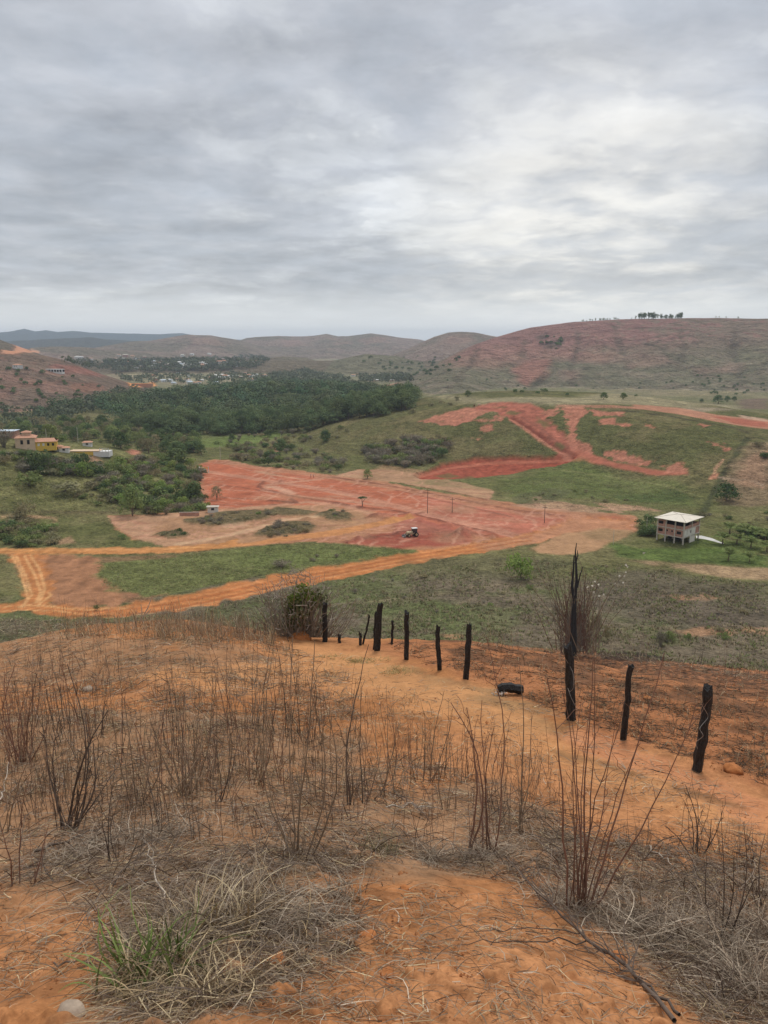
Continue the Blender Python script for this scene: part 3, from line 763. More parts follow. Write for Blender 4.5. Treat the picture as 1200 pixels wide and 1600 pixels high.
# the pale trodden firebreak
fb = C(.50,.245,.105)
paint([(470,1000),(560,1015),(680,1065),(820,1120),(930,1175),(1060,1215),(1150,1265),(1290,1320),(1290,1350),(1150,1330),(1050,1275),(930,1225),(820,1190),(700,1130),(600,1095),(480,1075),(330,1085),(200,1060),(330,1040),(430,1030)], fb, .35, .8, 1.2, amt=.75, var=.12, hole=.05, gr=.2)
paint([(860,1150),(960,1190),(1100,1240),(1190,1290),(1290,1340),(1290,1300),(1180,1245),(1050,1190),(930,1140)], C(.50,.215,.105), .3, .6, 1.0, amt=.7, gr=.1)
# burnt ground among the posts
paint([(560,1005),(640,1000),(760,1005),(880,1015),(960,1020),(1060,1035),(1290,1060),(1290,1290),(1180,1225),(1060,1175),(950,1140),(860,1110),(760,1065),(640,1030)], C(.34,.142,.064), .4, .8, 1.1, amt=.85, var=.25, gr=.9)
paint([(640,1004),(880,1014),(960,1022),(1060,1040),(1290,1065),(1290,1200),(1150,1150),(1000,1110),(860,1060),(720,1030)], C(.095,.055,.035), .25, 1.5, .9, amt=.7, hole=.40, var=.3, seed=512)
paint([(930,1018),(1010,1020),(1060,1032),(1000,1034),(940,1030)], C(.03,.024,.02), .2, .4, .6, amt=.85)
paint([(880,1180),(930,1190),(1000,1215),(1080,1240),(1150,1260)], C(.14,.085,.042), .1, .2, .5, line=.25, amt=.6, hole=.1)
# ---------------- colour noise of graded earth: scraped, swirling streaks
e_ = np.nonzero(CLSI == cls_id(W))[0]
if len(e_):
    ex, ey = X[e_], Y[e_]
    wx = ex + 7 * fbm(ex, ey, 22, 3, 601); wy = ey + 7 * fbm(ex, ey, 22, 3, 603)
    st = np.sin((wx * .35 + wy * 1.0) * 1.1 + 2.5 * fbm(ex, ey, 9, 2, 605))
    st2 = np.sin((wx * 1.0 - wy * .35) * .9 + 3 * fbm(ex, ey, 14, 2, 607))
    pat = sstep(.55, .98, st) * sstep(-.1, .25, fbm(ex, ey, 30, 2, 609)) + sstep(.6, .98, st2) * sstep(.0, .3, fbm(ex, ey, 26, 2, 611))
    COL[e_] = mixc(COL[e_], C(.52,.27,.18), np.clip(pat, 0, 1) * .6)
    dk = sstep(.7, .98, np.sin((wx * .22 + wy) * .55 + 2 * fbm(ex, ey, 18, 2, 619))) * sstep(-.1, .3, fbm(ex, ey, 34, 2, 621))
    COL[e_] = mixc(COL[e_], C(.27,.115,.07), dk * .5)
    COL[e_] = mixc(COL[e_], C(.36,.21,.125), sstep(.05, .5, fbm(ex, ey, 26, 3, 627)) * .5)
    COL[e_] *= (1 + .24 * fbm(ex, ey, 18, 3, 613) + .20 * fbm(ex, ey, 3, 3, 615))[:, None]
# long ploughed lines of the road
r_ = np.nonzero((CLSI == cls_id('dirt_road')))[0]
COL[r_] *= (1 + .30 * fbm(X[r_] * .18, Y[r_] * 1.3, 2.0, 3, 617) + .16 * n_d[r_] + .22 * n_b[r_])[:, None]
# contour trods of the cattle on the grassy slopes
m_ = np.nonzero(own('mound') | own('house_hill') | (own('big_hill') & (DD > 900)))[0]
tz = Z[m_] + 1.2 * fbm(X[m_], Y[m_], 25, 3, 621)
per = np.where(DD[m_] > 900, 4.2, 1.7)
trod = sstep(.45, .95, np.sin(tz * 2 * np.pi / per)) * sstep(-.35, .2, fbm(X[m_], Y[m_], 40, 2, 623))
COL[m_] *= (1 + np.where(DD[m_] > 900, .10, .22) * trod - .08 + .14 * fbm(X[m_], Y[m_], 6, 3, 625) * sstep(1400, 300, DD[m_]))[:, None]
far_t = np.clip(DD / 6000, 0, 1)
COL[:] = np.clip(COL * (1 + .16 * fbm(X, Y, 60, 3, 631) * sstep(500, 1000, DD))[:, None], .012, .75)

# ---------------- cut the net along its classes and build the pieces
idx = np.arange(NR * NC).reshape(NR, NC)
Q = np.stack([idx[:-1, :-1], idx[:-1, 1:], idx[1:, 1:], idx[1:, :-1]], -1).reshape(-1, 4)
# normals of the whole net so that the pieces shade as one surface
Pv = np.stack([X, Y, Z], 1).reshape(NR, NC, 3)
du = np.gradient(Pv, axis=0); dv = np.gradient(Pv, axis=1)
Nn = np.cross(dv, du).reshape(-1, 3)
Nn *= np.sign(Nn[:, 2:3] + 1e-12)
Nn /= np.linalg.norm(Nn, axis=1, keepdims=True) + 1e-12
fc = np.median(CLSI[Q], axis=1).astype(int)
fc = CLSI[Q[:, 0]]
G_NEAR = mat_ground('soil', [(70.0, .6), (22.0, .7), (5.0, .5)], .09, 1.5)
G_FAR = mat_ground('land', [(2.4, .9), (.9, 1.2), (.28, .9), (.08, .6)], .55, 1.8)
G_HILL = mat_ground('hillside_far', [(.30, .8), (.09, .8), (.03, .7)], 3.0, 1.5)
G_EARTH = mat_ground('earth', [(2.2, .7), (.7, .8), (.22, .5), (.07, .3)], .45, 1.4)
GAL = np.concatenate([COL, np.clip(GR, 0, 1)[:, None]], 1)
for ci, nm in enumerate(CLN):
    f = Q[fc == ci]
    if not len(f): continue
    u, invx = np.unique(f.ravel(), return_inverse=True)
    me = mesh_np(nm, np.stack([X[u], Y[u], Z[u]], 1), quads=invx.reshape(-1, 4), col=GAL[u], smooth=True)
    me.normals_split_custom_set_from_vertices(Nn[u].tolist())
    mt = G_NEAR if nm == 'hillside' else G_EARTH if nm in ('earthworks', 'dirt_road', 'cut_road', 'cut_bank', 'bare_ground', 'dirt_field', 'bare_patch') else G_FAR if nm in ('ground', 'mound', 'brush_bank') else G_HILL
    link(nm, me, mt, kind='structure')

# ------------------------------------------------------------------ haze: a closed box of thin air
hz_m = bpy.data.materials.new('air'); hz_m.use_nodes = True
t = NT(hz_m.node_tree)
o_ = t.n('ShaderNodeOutputMaterial'); v_ = t.n('ShaderNodeVolumePrincipled')
v_.inputs['Density'].default_value = 0.00010
v_.inputs['Color'].default_value = (0.64, 0.75, 0.92, 1)
v_.inputs['Anisotropy'].default_value = 0.1
t.link(v_.outputs[0], o_.inputs['Volume'])
bw, zb, zt = 11900, float(Z.min()) - 1.0, float(Z.max()) + 30
hv = [(x, y, z) for z in (zb, zt) for x, y in ((-bw, -bw), (bw, -bw), (bw, bw), (-bw, bw))]
hq = [(0, 3, 2, 1), (4, 5, 6, 7), (0, 1, 5, 4), (1, 2, 6, 5), (2, 3, 7, 6), (3, 0, 4, 7)]
link('haze', mesh_np('haze', hv, quads=hq), hz_m, kind='stuff')
# ================================================================== shapes
def tubes(paths, rad, sides=4, cap=False):
    P_ = np.asarray(paths, float); r = np.asarray(rad, float)
    N, K, _ = P_.shape
    T = np.gradient(P_, axis=1); T /= np.linalg.norm(T, axis=2, keepdims=True) + 1e-9
    ref = np.where(np.abs(T[..., 2:3]) > .9, np.array([1., 0, 0]), np.array([0, 0, 1.]))
    ref = np.broadcast_to(ref[:, :1], T.shape)
    A = np.cross(T, ref); A /= np.linalg.norm(A, axis=2, keepdims=True) + 1e-9
    B = np.cross(T, A)
    an = np.arange(sides) * 2 * np.pi / sides
    V = P_[:, :, None] + r[:, :, None, None] * (np.cos(an)[:, None] * A[:, :, None] + np.sin(an)[:, None] * B[:, :, None])
    i = np.arange(N * K * sides).reshape(N, K, sides)
    j = np.roll(i, -1, 2)
    q = np.stack([i[:, :-1], j[:, :-1], j[:, 1:], i[:, 1:]], -1).reshape(-1, 4)
    return V.reshape(-1, 3), q
def ribbons(paths, wid):
    P_ = np.asarray(paths, float); N, K, _ = P_.shape
    T = np.gradient(P_, axis=1)
    s = np.cross(T, rng.normal(size=(N, 1, 3)))
    s /= np.linalg.norm(s, axis=2, keepdims=True) + 1e-9
    w_ = np.asarray(wid)[:, None, None] * np.linspace(1, .15, K)[None, :, None]
    V = np.stack([P_ - s * w_, P_ + s * w_], 2).reshape(-1, 3)
    i = np.arange(N * K * 2).reshape(N, K, 2)
    q = np.stack([i[:, :-1, 0], i[:, :-1, 1], i[:, 1:, 1], i[:, 1:, 0]], -1).reshape(-1, 4)
    return V, q
def join(parts):
    V, Q_ = [], []; n = 0
    for v, q in parts:
        V.append(v); Q_.append(np.asarray(q) + n); n += len(v)
    return np.concatenate(V), np.concatenate(Q_)
def boxv(x0, x1, y0, y1, z0, z1):
    v = np.array([(x, y, z) for z in (z0, z1) for x, y in ((x0, y0), (x1, y0), (x1, y1), (x0, y1))], float)
    q = np.array([(0, 3, 2, 1), (4, 5, 6, 7), (0, 1, 5, 4), (1, 2, 6, 5), (2, 3, 7, 6), (3, 0, 4, 7)])
    return v, q
def boxes(*bs):
    return join([boxv(*b) for b in bs])
LOOSE_PARTS = {'twigs', 'side_twigs', 'dry_twigs', 'long_stalks', 'seed_tufts', 'sticks', 'branches', 'blades', 'stalk', 'foliage', 'crown', 'creeper', 'inner_leaves', 'ash'}
def part(name, vq, mat, parent, smooth=False, col=None, loc=None):
    o = link(name, mesh_np(name, vq[0], quads=vq[1], smooth=smooth, col=col), mat, parent, loc)
    if name in LOOSE_PARTS - {'foliage', 'crown'}: o['kind'] = 'stuff'
    return o
def leaves(lobes, n, size, flat=.72, shell=.55, asp=1.0):
    L = np.array(lobes, float)
    vol = L[:, 3] * L[:, 4]
    k = rng.choice(len(L), n, p=vol / vol.sum())
    d = rng.normal(size=(n, 3)); d /= np.linalg.norm(d, axis=1, keepdims=True)
    d[:, 2] = np.where(d[:, 2] < -.35, -d[:, 2], d[:, 2])
    rr = shell + (1 - shell) * rng.random(n) ** .6
    rr = rr * (1 + .18 * rng.normal(size=n))
    c = L[k, :3] + d * rr[:, None] * np.stack([L[k, 3], L[k, 3], L[k, 4]], 1)
    nn = d * flat + rng.normal(size=(n, 3)) * (1 - flat); nn /= np.linalg.norm(nn, axis=1, keepdims=True)
    a = np.cross(nn, rng.normal(size=(n, 3))); a /= np.linalg.norm(a, axis=1, keepdims=True)
    b = np.cross(nn, a)
    s = size * rng.uniform(.55, 1.3, n)[:, None]
    leaves.normals = np.repeat(d, 4, 0)
    V = np.stack([c - a * s * asp, c - b * s * .6 + nn * s * .15, c + a * s * asp, c + b * s * .6 + nn * s * .1], 1).reshape(-1, 3)
    return V, np.arange(n * 4).reshape(n, 4)
def limbs(n, h0, h1, reach, r, K=5):
    ps = []
    for i in range(n):
        a = rng.uniform(0, 6.28); z0 = rng.uniform(h0 * .6, h0 * 1.05); z1 = rng.uniform(h0, h1)
        t = np.linspace(0, 1, K)
        rad = reach * rng.uniform(.5, 1) * t ** 1.2
        ps.append(np.stack([rad * math.cos(a), rad * math.sin(a), z0 + (z1 - z0) * t ** .8], 1))
    return tubes(ps, np.linspace(r, r * .25, K)[None].repeat(n, 0), 4)
def trunk(h, r, lean=.1, K=6):
    t = np.linspace(0, 1, K)
    a = rng.uniform(0, 6.28)
    p = np.stack([lean * h * t ** 2 * math.cos(a), lean * h * t ** 2 * math.sin(a), -.3 + (h + .3) * t], 1)
    return tubes([p], (r * (1.25 - .75 * t))[None], 6)
def dome(n, w_, h0, h1, r, flat=1.0):
    out = [(0, 0, h1 - r * .8, r, r * .85)]
    for i in range(n):
        a = i * 2.4 + rng.uniform(-.5, .5); q = math.sqrt((i + .6) / n)
        z = lerp(h1 - r, h0 + r * .6, q ** 2.6) + rng.uniform(-.5, .5) * r * .6
        s = r * rng.uniform(.7, 1.15)
        out.append((w_ * q * math.cos(a), w_ * q * math.sin(a), z, s, s * .8 * flat))
    return out
BARK = mat_plain('bark', (.16, .12, .085), .95, .35, 4.0)
TWIG = mat_plain('dry_twig', (.25, .215, .165), .95, .3, 3.0, objvar=.25)
L_DARK = mat_leaf('leaf_dark', (0.079, 0.131, 0.052), (0.131, 0.184, 0.074), .2, .28)
L_MID = mat_leaf('leaf_mid', (.15, .215, .07), (.235, .28, .11), .25, .28)
L_LIME = mat_leaf('leaf_lime', (.17, .27, .06), (.25, .32, .10), .3, .15)
L_OLIVE = mat_leaf('leaf_olive', (0.195, 0.188, 0.102), (0.285, 0.262, 0.15), .2, .25)
L_GREY = mat_leaf('leaf_grey', (.20, .185, .135), (.27, .245, .18), .1, .25)
L_WOOD = mat_leaf('leaf_wood', (.075, .122, .056), (.135, .18, .080), .2, .35, .25)
class Kind:
    """a thing built once; every later placing is a copy of it and of its parts"""
    every = []
    def __init__(s, root):
        s.root, s.used = root, False; Kind.every.append(s)
    def put(s, loc, rz, sc, label, cat, group=None, tilt=(0, 0)):
        if not s.used:
            s.used = True; o = s.root
            o.location = loc; o.rotation_euler = (tilt[0], tilt[1], rz); o.scale = sc if hasattr(sc, '__len__') else (sc,) * 3
        else:
            o = dup(s.root, loc, rz, sc, tilt=tilt)
        o['label'] = label; o['category'] = cat
        if group: o['group'] = group
        elif 'group' in o: del o['group']
        return o
def round_normals(me, N):
    me.polygons.foreach_set('use_smooth', np.ones(len(me.polygons), bool))
    N = N + np.array([0, 0, .35]) + rng.normal(size=N.shape) * .08; N /= np.linalg.norm(N, axis=1, keepdims=True)
    me.normals_split_custom_set_from_vertices(N.tolist())
def tree_kind(name, mat, h, w_, r, n, size, bare=.28, lobes=8, tr=.22, shell=.55, flat=1.0):
    o = thing(name, 'x', 'tree')
    part('trunk', join([trunk(h * bare + (h * .3), tr), limbs(5, h * bare, h * .8, w_ * .8, tr * .5)]), BARK, o)
    cr = part('crown', leaves(dome(lobes, w_, h * bare, h, r, flat), n, size, shell=shell, flat=.8), mat, o)
    if name == 'wood_tree': round_normals(cr.data, leaves.normals)
    return Kind(o)
def bush_kind(name, mat, h, w_, n, size, lobes=6, shell=.5):
    o = thing(name, 'x', 'bush')
    lb = [(rng.uniform(-1, 1) * w_ * .62, rng.uniform(-1, 1) * w_ * .62, h * rng.uniform(.22, .62), w_ * rng.uniform(.36, .55), h * rng.uniform(.32, .42)) for _ in range(lobes)]
    part('foliage', leaves(lb, n, size, shell=shell), mat, o)
    part('stem', limbs(6, .2, h * .7, w_ * .7, .05), BARK, o)
    return Kind(o)
def twig_mesh(n, h, w_, r, sub=4, K=5, droop=.15):
    ps, rs = [], []
    for i in range(n):
        a = rng.uniform(0, 6.28); sp = w_ * rng.random() ** .7; hh = h * rng.uniform(.55, 1.05)
        b = rng.uniform(-.12, .12, 2) * w_
        t = np.linspace(0, 1, K)
        p = np.stack([b[0] + sp * math.cos(a) * t ** 1.3, b[1] + sp * math.sin(a) * t ** 1.3, hh * (t - droop * t ** 3)], 1)
        p[1:] += rng.normal(size=(K - 1, 3)) * .03 * h
        ps.append(p); rs.append(r * (1 - .75 * t))
        for j in range(sub):
            u = rng.uniform(.35, .95); k = min(int(u * (K - 1)), K - 2); q = p[k] + (p[k + 1] - p[k]) * (u * (K - 1) - k)
            dr = (p[k + 1] - p[k]); dr = dr / np.linalg.norm(dr) + rng.normal(size=3) * .6
            dr /= np.linalg.norm(dr); ln = h * rng.uniform(.12, .38)
            s_ = q + dr * ln * t[:, None] + np.array([0, 0, 1]) * (t ** 2)[:, None] * ln * .2 + rng.normal(size=(K, 3)) * .012 * h
            s_[0] = q
            ps.append(s_); rs.append(r * .55 * (1 - .7 * t))
    return tubes(np.array(ps), np.array(rs), 3)
def bare_kind(name, h, w_, n, r, sub=5, mat=None, leafmat=None, nleaf=0):
    o = thing(name, 'x', 'bush')
    part('branches', twig_mesh(n, h, w_, r, sub), mat or TWIG, o)
    if nleaf:
        part('foliage', leaves([(0, 0, h * .55, w_ * .85, h * .42)], nleaf, .2, shell=.3), leafmat, o)
    return Kind(o)
def in_poly_world(pts, n):
    w_ = wpoly(pts); out = np.zeros((0, 2)); lo, hi = w_.min(0), w_.max(0)
    while len(out) < n:
        c = lo + (hi - lo) * rng.random((n * 3, 2))
        out = np.concatenate([out, c[sd_poly(c[:, 0], c[:, 1], w_) < 0]])
    return out[:n]
def in_poly_px(pts, n):
    p = np.array(pts, float); lo, hi = p.min(0), p.max(0); out = np.zeros((0, 2))
    while len(out) < n:
        c = lo + (hi - lo) * rng.random((n * 3, 2))
        out = np.concatenate([out, c[sd_poly(c[:, 0], c[:, 1], p) < 0]])
    return out[:n]
def gz(x, y): return float(H(np.array([x]), np.array([y]))[0])

# ================================================================== trees and bushes
wood = [tree_kind('wood_tree', L_WOOD, rng.uniform(10.5, 14.5), rng.uniform(4.0, 5.6), rng.uniform(2.7, 3.5), 1500, .42, .06, 13, shell=.8) for _ in range(6)]
WP = [(40,662),(90,650),(150,640),(200,668),(260,678),(310,682),(420,676),(520,664),(600,650),(650,638),(648,622),(600,612),(500,606),(450,602),(400,604),(340,608),(250,620),(150,632),(70,648)]
pts = in_poly_world(WP, 2500)
dist = np.hypot(pts[:, 0], pts[:, 1]); pts = pts[np.argsort(dist)]
gap = fbm(pts[:, 0], pts[:, 1], 60, 2, 701)
keep = pts[gap > -.6]
n_ind = 290
for i, (x, y) in enumerate(keep[:n_ind]):
    wood[i % 6].put((x, y, gz(x, y) - .3), rng.uniform(0, 6.28), (rng.uniform(.8, 1.6), rng.uniform(.8, 1.6), rng.uniform(.7, 1.35)), 'dark green broadleaf tree at the near edge of the wood across the valley', 'tree', 'trees of the dark wood in the valley')
rest = keep[n_ind:]
VV, QQ, CC, NN_ = [], [], [], []; nb = 0
zr = H(rest[:, 0], rest[:, 1])
rest = rest[::3]; zr = zr[::3]
for (x, y), z in zip(rest, zr):
    h = rng.uniform(9, 17); r = rng.uniform(4.5, 9.0)
    lb = [(x, y, z + h - r * .75, r, r * .75)]
    for _ in range(rng.integers(2, 5)):
        q = rng.uniform(.4, .75) * r; a_ = rng.uniform(0, 6.28); lb.append((x + r * .8 * math.cos(a_), y + r * .8 * math.sin(a_), z + h - r * rng.uniform(.9, 1.5), q, q * .85))
    lb.append((x, y, z + h * .35, r * .85, h * .35))
    v, q = leaves(lb, 270, .88, shell=.91, flat=.88)
    cc = np.array([.090, .135, .064]) * rng.uniform(.7, 1.25) * np.array([rng.uniform(.85, 1.3), 1, rng.uniform(.8, 1.1)])
    NN_.append(leaves.normals); CC.append(np.repeat(cc[None], len(v), 0) * np.repeat(rng.uniform(.9, 1.1, len(v) // 4), 4)[:, None]); VV.append(v); QQ.append(q + nb); nb += len(v)
wm = mesh_np('woodland', np.concatenate(VV), quads=np.concatenate(QQ), col=np.concatenate(CC)); round_normals(wm, np.concatenate(NN_))
link('woodland', wm, mat_col('leaf_mass'), kind='stuff')

dark_b = [bush_kind('dark_bush', L_DARK, 3.2, 2.4, 420, .28) for _ in range(3)]
mid_b = [bush_kind('green_bush', L_MID, 3.0, 2.5, 420, .27) for _ in range(3)]
lime_b = [bush_kind('lime_bush', L_LIME, 3.4, 2.6, 460, .25) for _ in range(2)]
olive_b = [bush_kind('olive_bush', L_OLIVE, 2.8, 2.6, 420, .24, shell=.35) for _ in range(3)]
grey_b = [bare_kind('bare_bush', 3.2, 2.4, 46, .035, 5, TWIG, L_GREY, 240) for _ in range(3)]
round_t = [tree_kind('round_tree', L_MID, 7.5, 2.7, 1.9, 900, .36, .04, 13) for _ in range(2)]
dark_t = [tree_kind('dark_tree', L_DARK, 7.5, 2.8, 2.0, 900, .38, .04, 13) for _ in range(3)]
grey_t = [tree_kind('dry_tree', L_OLIVE, 7.0, 2.7, 1.8, 620, .30, .05, 12, shell=.3) for _ in range(2)]
KINDS_B = {'d': (dark_b, 'bush', 'dark green bush'), 'm': (mid_b, 'bush', 'leafy mid green bush'), 'l': (lime_b, 'bush', 'bright yellow-green bush'), 'o': (olive_b, 'bush', 'dry olive green bush'), 'g': (grey_b, 'bush', 'leafless grey bush'),
           'R': (round_t, 'tree', 'round green tree'), 'D': (dark_t, 'tree', 'dark green tree'), 'G': (grey_t, 'tree', 'half bare olive tree')}
def scatter(poly, n, mix, s0, s1, where, grp):
    P_ = in_poly_px(poly, n); A = at(P_[:, 0], P_[:, 1]); ks = list(mix); pr = np.array([mix[k] for k in ks], float); pr /= pr.sum()
    for i in range(n):
        k = ks[rng.choice(len(ks), p=pr)]; lst, cat, lab = KINDS_B[k]
        x, y, z = A[i]
        sc = rng.uniform(s0, s1)
        lst[i % len(lst)].put((x, y, z - .15), rng.uniform(0, 6.28), (sc * rng.uniform(.9, 1.25), sc * rng.uniform(.9, 1.25), sc * rng.uniform(.85, 1.1)), lab + ' ' + where, cat, (lab + 'es' if lab.endswith('bush') else lab + 's') + ' ' + grp)
scatter([(165,728),(240,716),(310,722),(318,760),(322,790),(300,804),(250,806),(195,796),(160,770),(100,735)], 210, dict(m=4, d=2, o=4, g=2, l=1.2), 0.9, 1.7, 'in the thicket beside the red earthworks', 'in the thicket by the earthworks')
scatter([(0,708),(40,716),(100,722),(160,730),(160,742),(90,746),(40,738),(0,730)], 80, dict(m=2, d=3, o=3, g=2), 0.8, 1.6, 'on the slope below the yellow house', 'below the yellow house')
scatter([(0,806),(50,812),(88,830),(92,852),(40,856),(0,854)], 50, dict(m=3, d=2, o=3), 0.6, 1.25, 'in the hollow above the yellow road', 'in the hollow above the yellow road')
scatter([(60,688),(160,676),(260,682),(310,690),(320,712),(240,712),(180,700),(150,690),(70,690)], 110, dict(D=3, R=2, G=2, m=2, o=2), 0.75, 1.35, 'on the low ground behind the houses', 'behind the yellow house')
scatter([(0,672),(40,662),(150,662),(260,672),(200,684),(100,684),(30,682)], 95, dict(D=2, R=2, G=3), 0.75, 1.3, 'between the houses and the wood', 'between the houses and the wood')
scatter([(350,704),(400,690),(440,698),(520,712),(540,728),(535,742),(480,735),(420,730),(370,722)], 95, dict(m=3, o=3, g=2, d=1.5), 0.8, 1.6, 'along the far edge of the red earthworks', 'along the far edge of the earthworks')
scatter([(320,686),(440,676),(540,668),(560,690),(470,700),(350,706)], 44, dict(m=2, o=3, g=1, D=.6), 0.7, 1.3, 'on the green bottom land behind the earthworks', 'on the green bottom land')
scatter([(60,735),(150,772),(190,800),(150,790),(90,765),(40,750)], 16, dict(o=3, m=2), .5, .9, 'on the open grassy hillside', 'on the open grassy hillside')
scatter([(565,704),(620,690),(665,684),(700,690),(705,712),(680,728),(610,732),(572,722)], 105, dict(g=5, o=2, m=2, d=1), 1.0, 1.9, 'in the grey thicket at the foot of the mound', 'in the thicket at the foot of the mound')
scatter([(1004,812),(1024,808),(1026,838),(1004,838)], 10, dict(d=3, m=1), 0.9, 1.4, 'behind the unfinished brick house', 'behind the unfinished brick house')
scatter([(225,802),(330,790),(340,798),(300,803)], 14, dict(o=2, m=2, l=1), .4, .8, 'along the bank above the sandy track', 'on the bank above the sandy track')
scatter([(390,838),(440,816),(480,816),(490,830),(440,840)], 34, dict(o=3, g=2), .35, .8, 'on the brushy island in the sandy ground', 'on the brushy islands')
scatter([(290,814),(400,798),(480,796),(420,808),(330,822)], 34, dict(o=3, g=2, m=1), .35, .75, 'on the strip of brush between the tracks', 'on the strip of brush')
scatter([(492,807),(515,799),(548,803),(546,813),(512,811)], 12, dict(o=3, g=2, m=1), .3, .6, 'on the small green island by the tracks', 'on the small green island')
scatter([(240,838),(270,829),(300,832),(288,838),(262,842)], 9, dict(o=3, d=1), .3, .6, 'on the brown island in the sandy ground', 'on the brown island')
scatter([(430,892),(470,872),(540,864),(480,895)], 4, dict(g=3), .35, .6, 'on the green triangle between the roads', 'on the green triangle between roads')
scatter([(1175,690),(1230,690),(1230,780),(1180,770)], 6, dict(o=2, d=1, m=1), .6, 1.2, 'on the dry slope right of the hedge line', 'on the dry slope right of the hedge line')
scatter([(1095,800),(1200,800),(1200,822),(1100,825)], 10, dict(o=3, m=1, g=1), .4, .8, 'on the pasture behind the palms', 'on the pasture behind the palms')
scatter([(800,778),(880,764),(1000,776),(1000,788),(820,792)], 10, dict(o=3, m=1), .35, .7, 'on the grass at the foot of the mound', 'on the grass at the foot of the mound')
scatter([(600,640),(720,620),(760,626),(700,640),(640,655)], 8, dict(o=3, D=1), .8, 1.3, 'on the saddle left of the mound summit', 'on the saddle left of the mound')
scatter([(540,905),(760,880),(860,890),(1180,930),(1180,1020),(980,1000),(760,990),(560,990)], 26, dict(o=3, m=2, g=3), .3, .6, 'low in the weedy field below the hill', 'low in the weedy field')
def one(k, px, py, wpx, hpx, label, cat=None, i=0):
    """a single plant whose foot is at (px,py) of the photograph, wpx wide and hpx tall there"""
    lst, c, _ = KINDS_B[k]
    p = at1(px, py); dpt = math.hypot(p.x, p.y)
    base = lst[i % len(lst)]
    co = np.concatenate([np.array([v.co[:] for v in ch.data.vertices]) for ch in base.root.children if ch.name.split('.')[0] in ('crown', 'foliage', 'branches')])
    w0 = np.ptp(co[:, 0]); h0 = co[:, 2].max()
    return base.put(p - Vector((0, 0, .1)), rng.uniform(0, 6.28), (wpx * dpt / FPX / w0, wpx * dpt / FPX / w0, hpx * dpt / FPX / h0), label, cat or c)
one('l', 813, 905, 54, 46, 'bushy bright green tree alone in the weedy field', i=0)
one('D', 1135, 783, 44, 31, 'spreading dark green tree beside the hedge line on the pasture', i=1)
one('R', 574, 748, 17, 17, 'small bright green tree at the upper edge of the red earth', i=1)
one('G', 339, 781, 20, 24, 'small thin tree on the left part of the red earth', i=0)
one('R', 207, 806, 48, 52, 'tall loose green tree at the corner of the thicket', i=0)
one('d', 298, 782, 40, 32, 'biggest dark green bush at the corner of the red earth')
one('d', 65, 738, 40, 34, 'big dark bush on the grassy shoulder below the yellow house', i=1)
one('l', 126, 744, 28, 24, 'bright lime green bush among dark ones on the grassy slope')
one('d', 128, 730, 30, 22, 'dark bush just behind the lime green bush', i=2)
one('m', 45, 760, 42, 22, 'low wide green bush alone on the grassy hillside', i=1)
one('o', 100, 768, 60, 16, 'long flat olive bush on the grassy hillside')
one('o', 38, 812, 36, 26, 'olive bush beside the pale path on the left', i=1)
one('D', 118, 690, 18, 24, 'dark upright tree just behind the pale terrace', i=0)
one('D', 275, 728, 46, 30, 'wide dark tree behind the thicket left of the red earth', i=2)
one('m', 192, 842, 14, 8, 'tiny green shrub at the lip of the sandy track', i=0)
one('m', 150, 952, 10, 7, 'tiny shrub at the foot of the orange road', i=1)
one('g', 440, 886, 46, 14, 'grey brush patch on the green triangle near the road')
one('m', 1040, 1002, 26, 22, 'small green shrub with a bare patch beside it in weedy field', i=2)
one('m', 1075, 1000, 14, 12, 'small shrub right of another on the bare patch', i=0)
one('o', 935, 1000, 40, 46, 'yellowish green shrub just right of the burnt trunk', i=0)
one('g', 1032, 1010, 26, 30, 'grey leafless shrub left of the bare patch in weedy field', i=1)
# flat-topped little tree alone on the red earth
o = thing('flat_topped_tree', 'flat-topped little tree alone in the middle of the red earth', 'tree', at1(566, 792))
k = 355 / FPX
part('trunk', tubes([[(0, 0, -.2), (.1, 0, 1.4), (-.15, .1, 2.6), (0, 0, 3.6)], [(0, 0, 2), (.6, .2, 2.8), (1.3, .3, 3.5), (1.5, .3, 3.7)]], np.array([[.22, .18, .15, .1], [.12, .1, .08, .05]]), 5), BARK, o)
part('crown', leaves([(-.9, 0, 3.9, 1.2, .5), (.9, .2, 4.0, 1.3, .5), (0, -.6, 4.2, 1.2, .45), (0, .8, 4.0, 1.1, .45)], 420, .22), L_DARK, o)
# small crowns for the far land
def far_shrub():
    o = thing('hill_shrub', 'x', 'shrub', me=mesh_np('hill_shrub', *[a for a in leaves([(0, 0, .9, 1.3, .9), (.7, .3, .7, .9, .7)], 70, .45)][:1], quads=np.arange(280).reshape(70, 4)), mat=L_DARK)
    return Kind(o)
FS = [far_shrub() for _ in range(4)]
def far_dots(poly, n, s0, s1, label, group):
    P_ = in_poly_px(poly, n); A = at(P_[:, 0], P_[:, 1])
    for i in range(n):
        FS[i % 4].put((A[i, 0], A[i, 1], A[i, 2] - .2), rng.uniform(0, 6.28), rng.uniform(s0, s1), label, 'shrub', group)
far_dots([(640,600),(720,570),(860,600),(1000,585),(1200,590),(1200,622),(900,622),(700,616)], 40, .8, 1.8, 'dark dot of a shrub on the lower slope of the big hill', 'shrubs on the big hill')
far_dots([(1080,585),(1200,590),(1200,618),(1100,615)], 20, 1.0, 2.2, 'dark shrub on the right foot of the big hill', 'shrubs on the right foot of big hill')
far_dots([(840,525),(885,528),(880,545),(850,548)], 14, 1.5, 4, 'dark scrub in the hollow of the reddish hill', 'scrub in the hollow of the reddish hill')
far_dots([(560,560),(640,556),(720,560),(700,585),(600,590)], 60, 1.5, 3.2, 'dark shrub on the pale low hill in the distance', 'shrubs on the low hill')
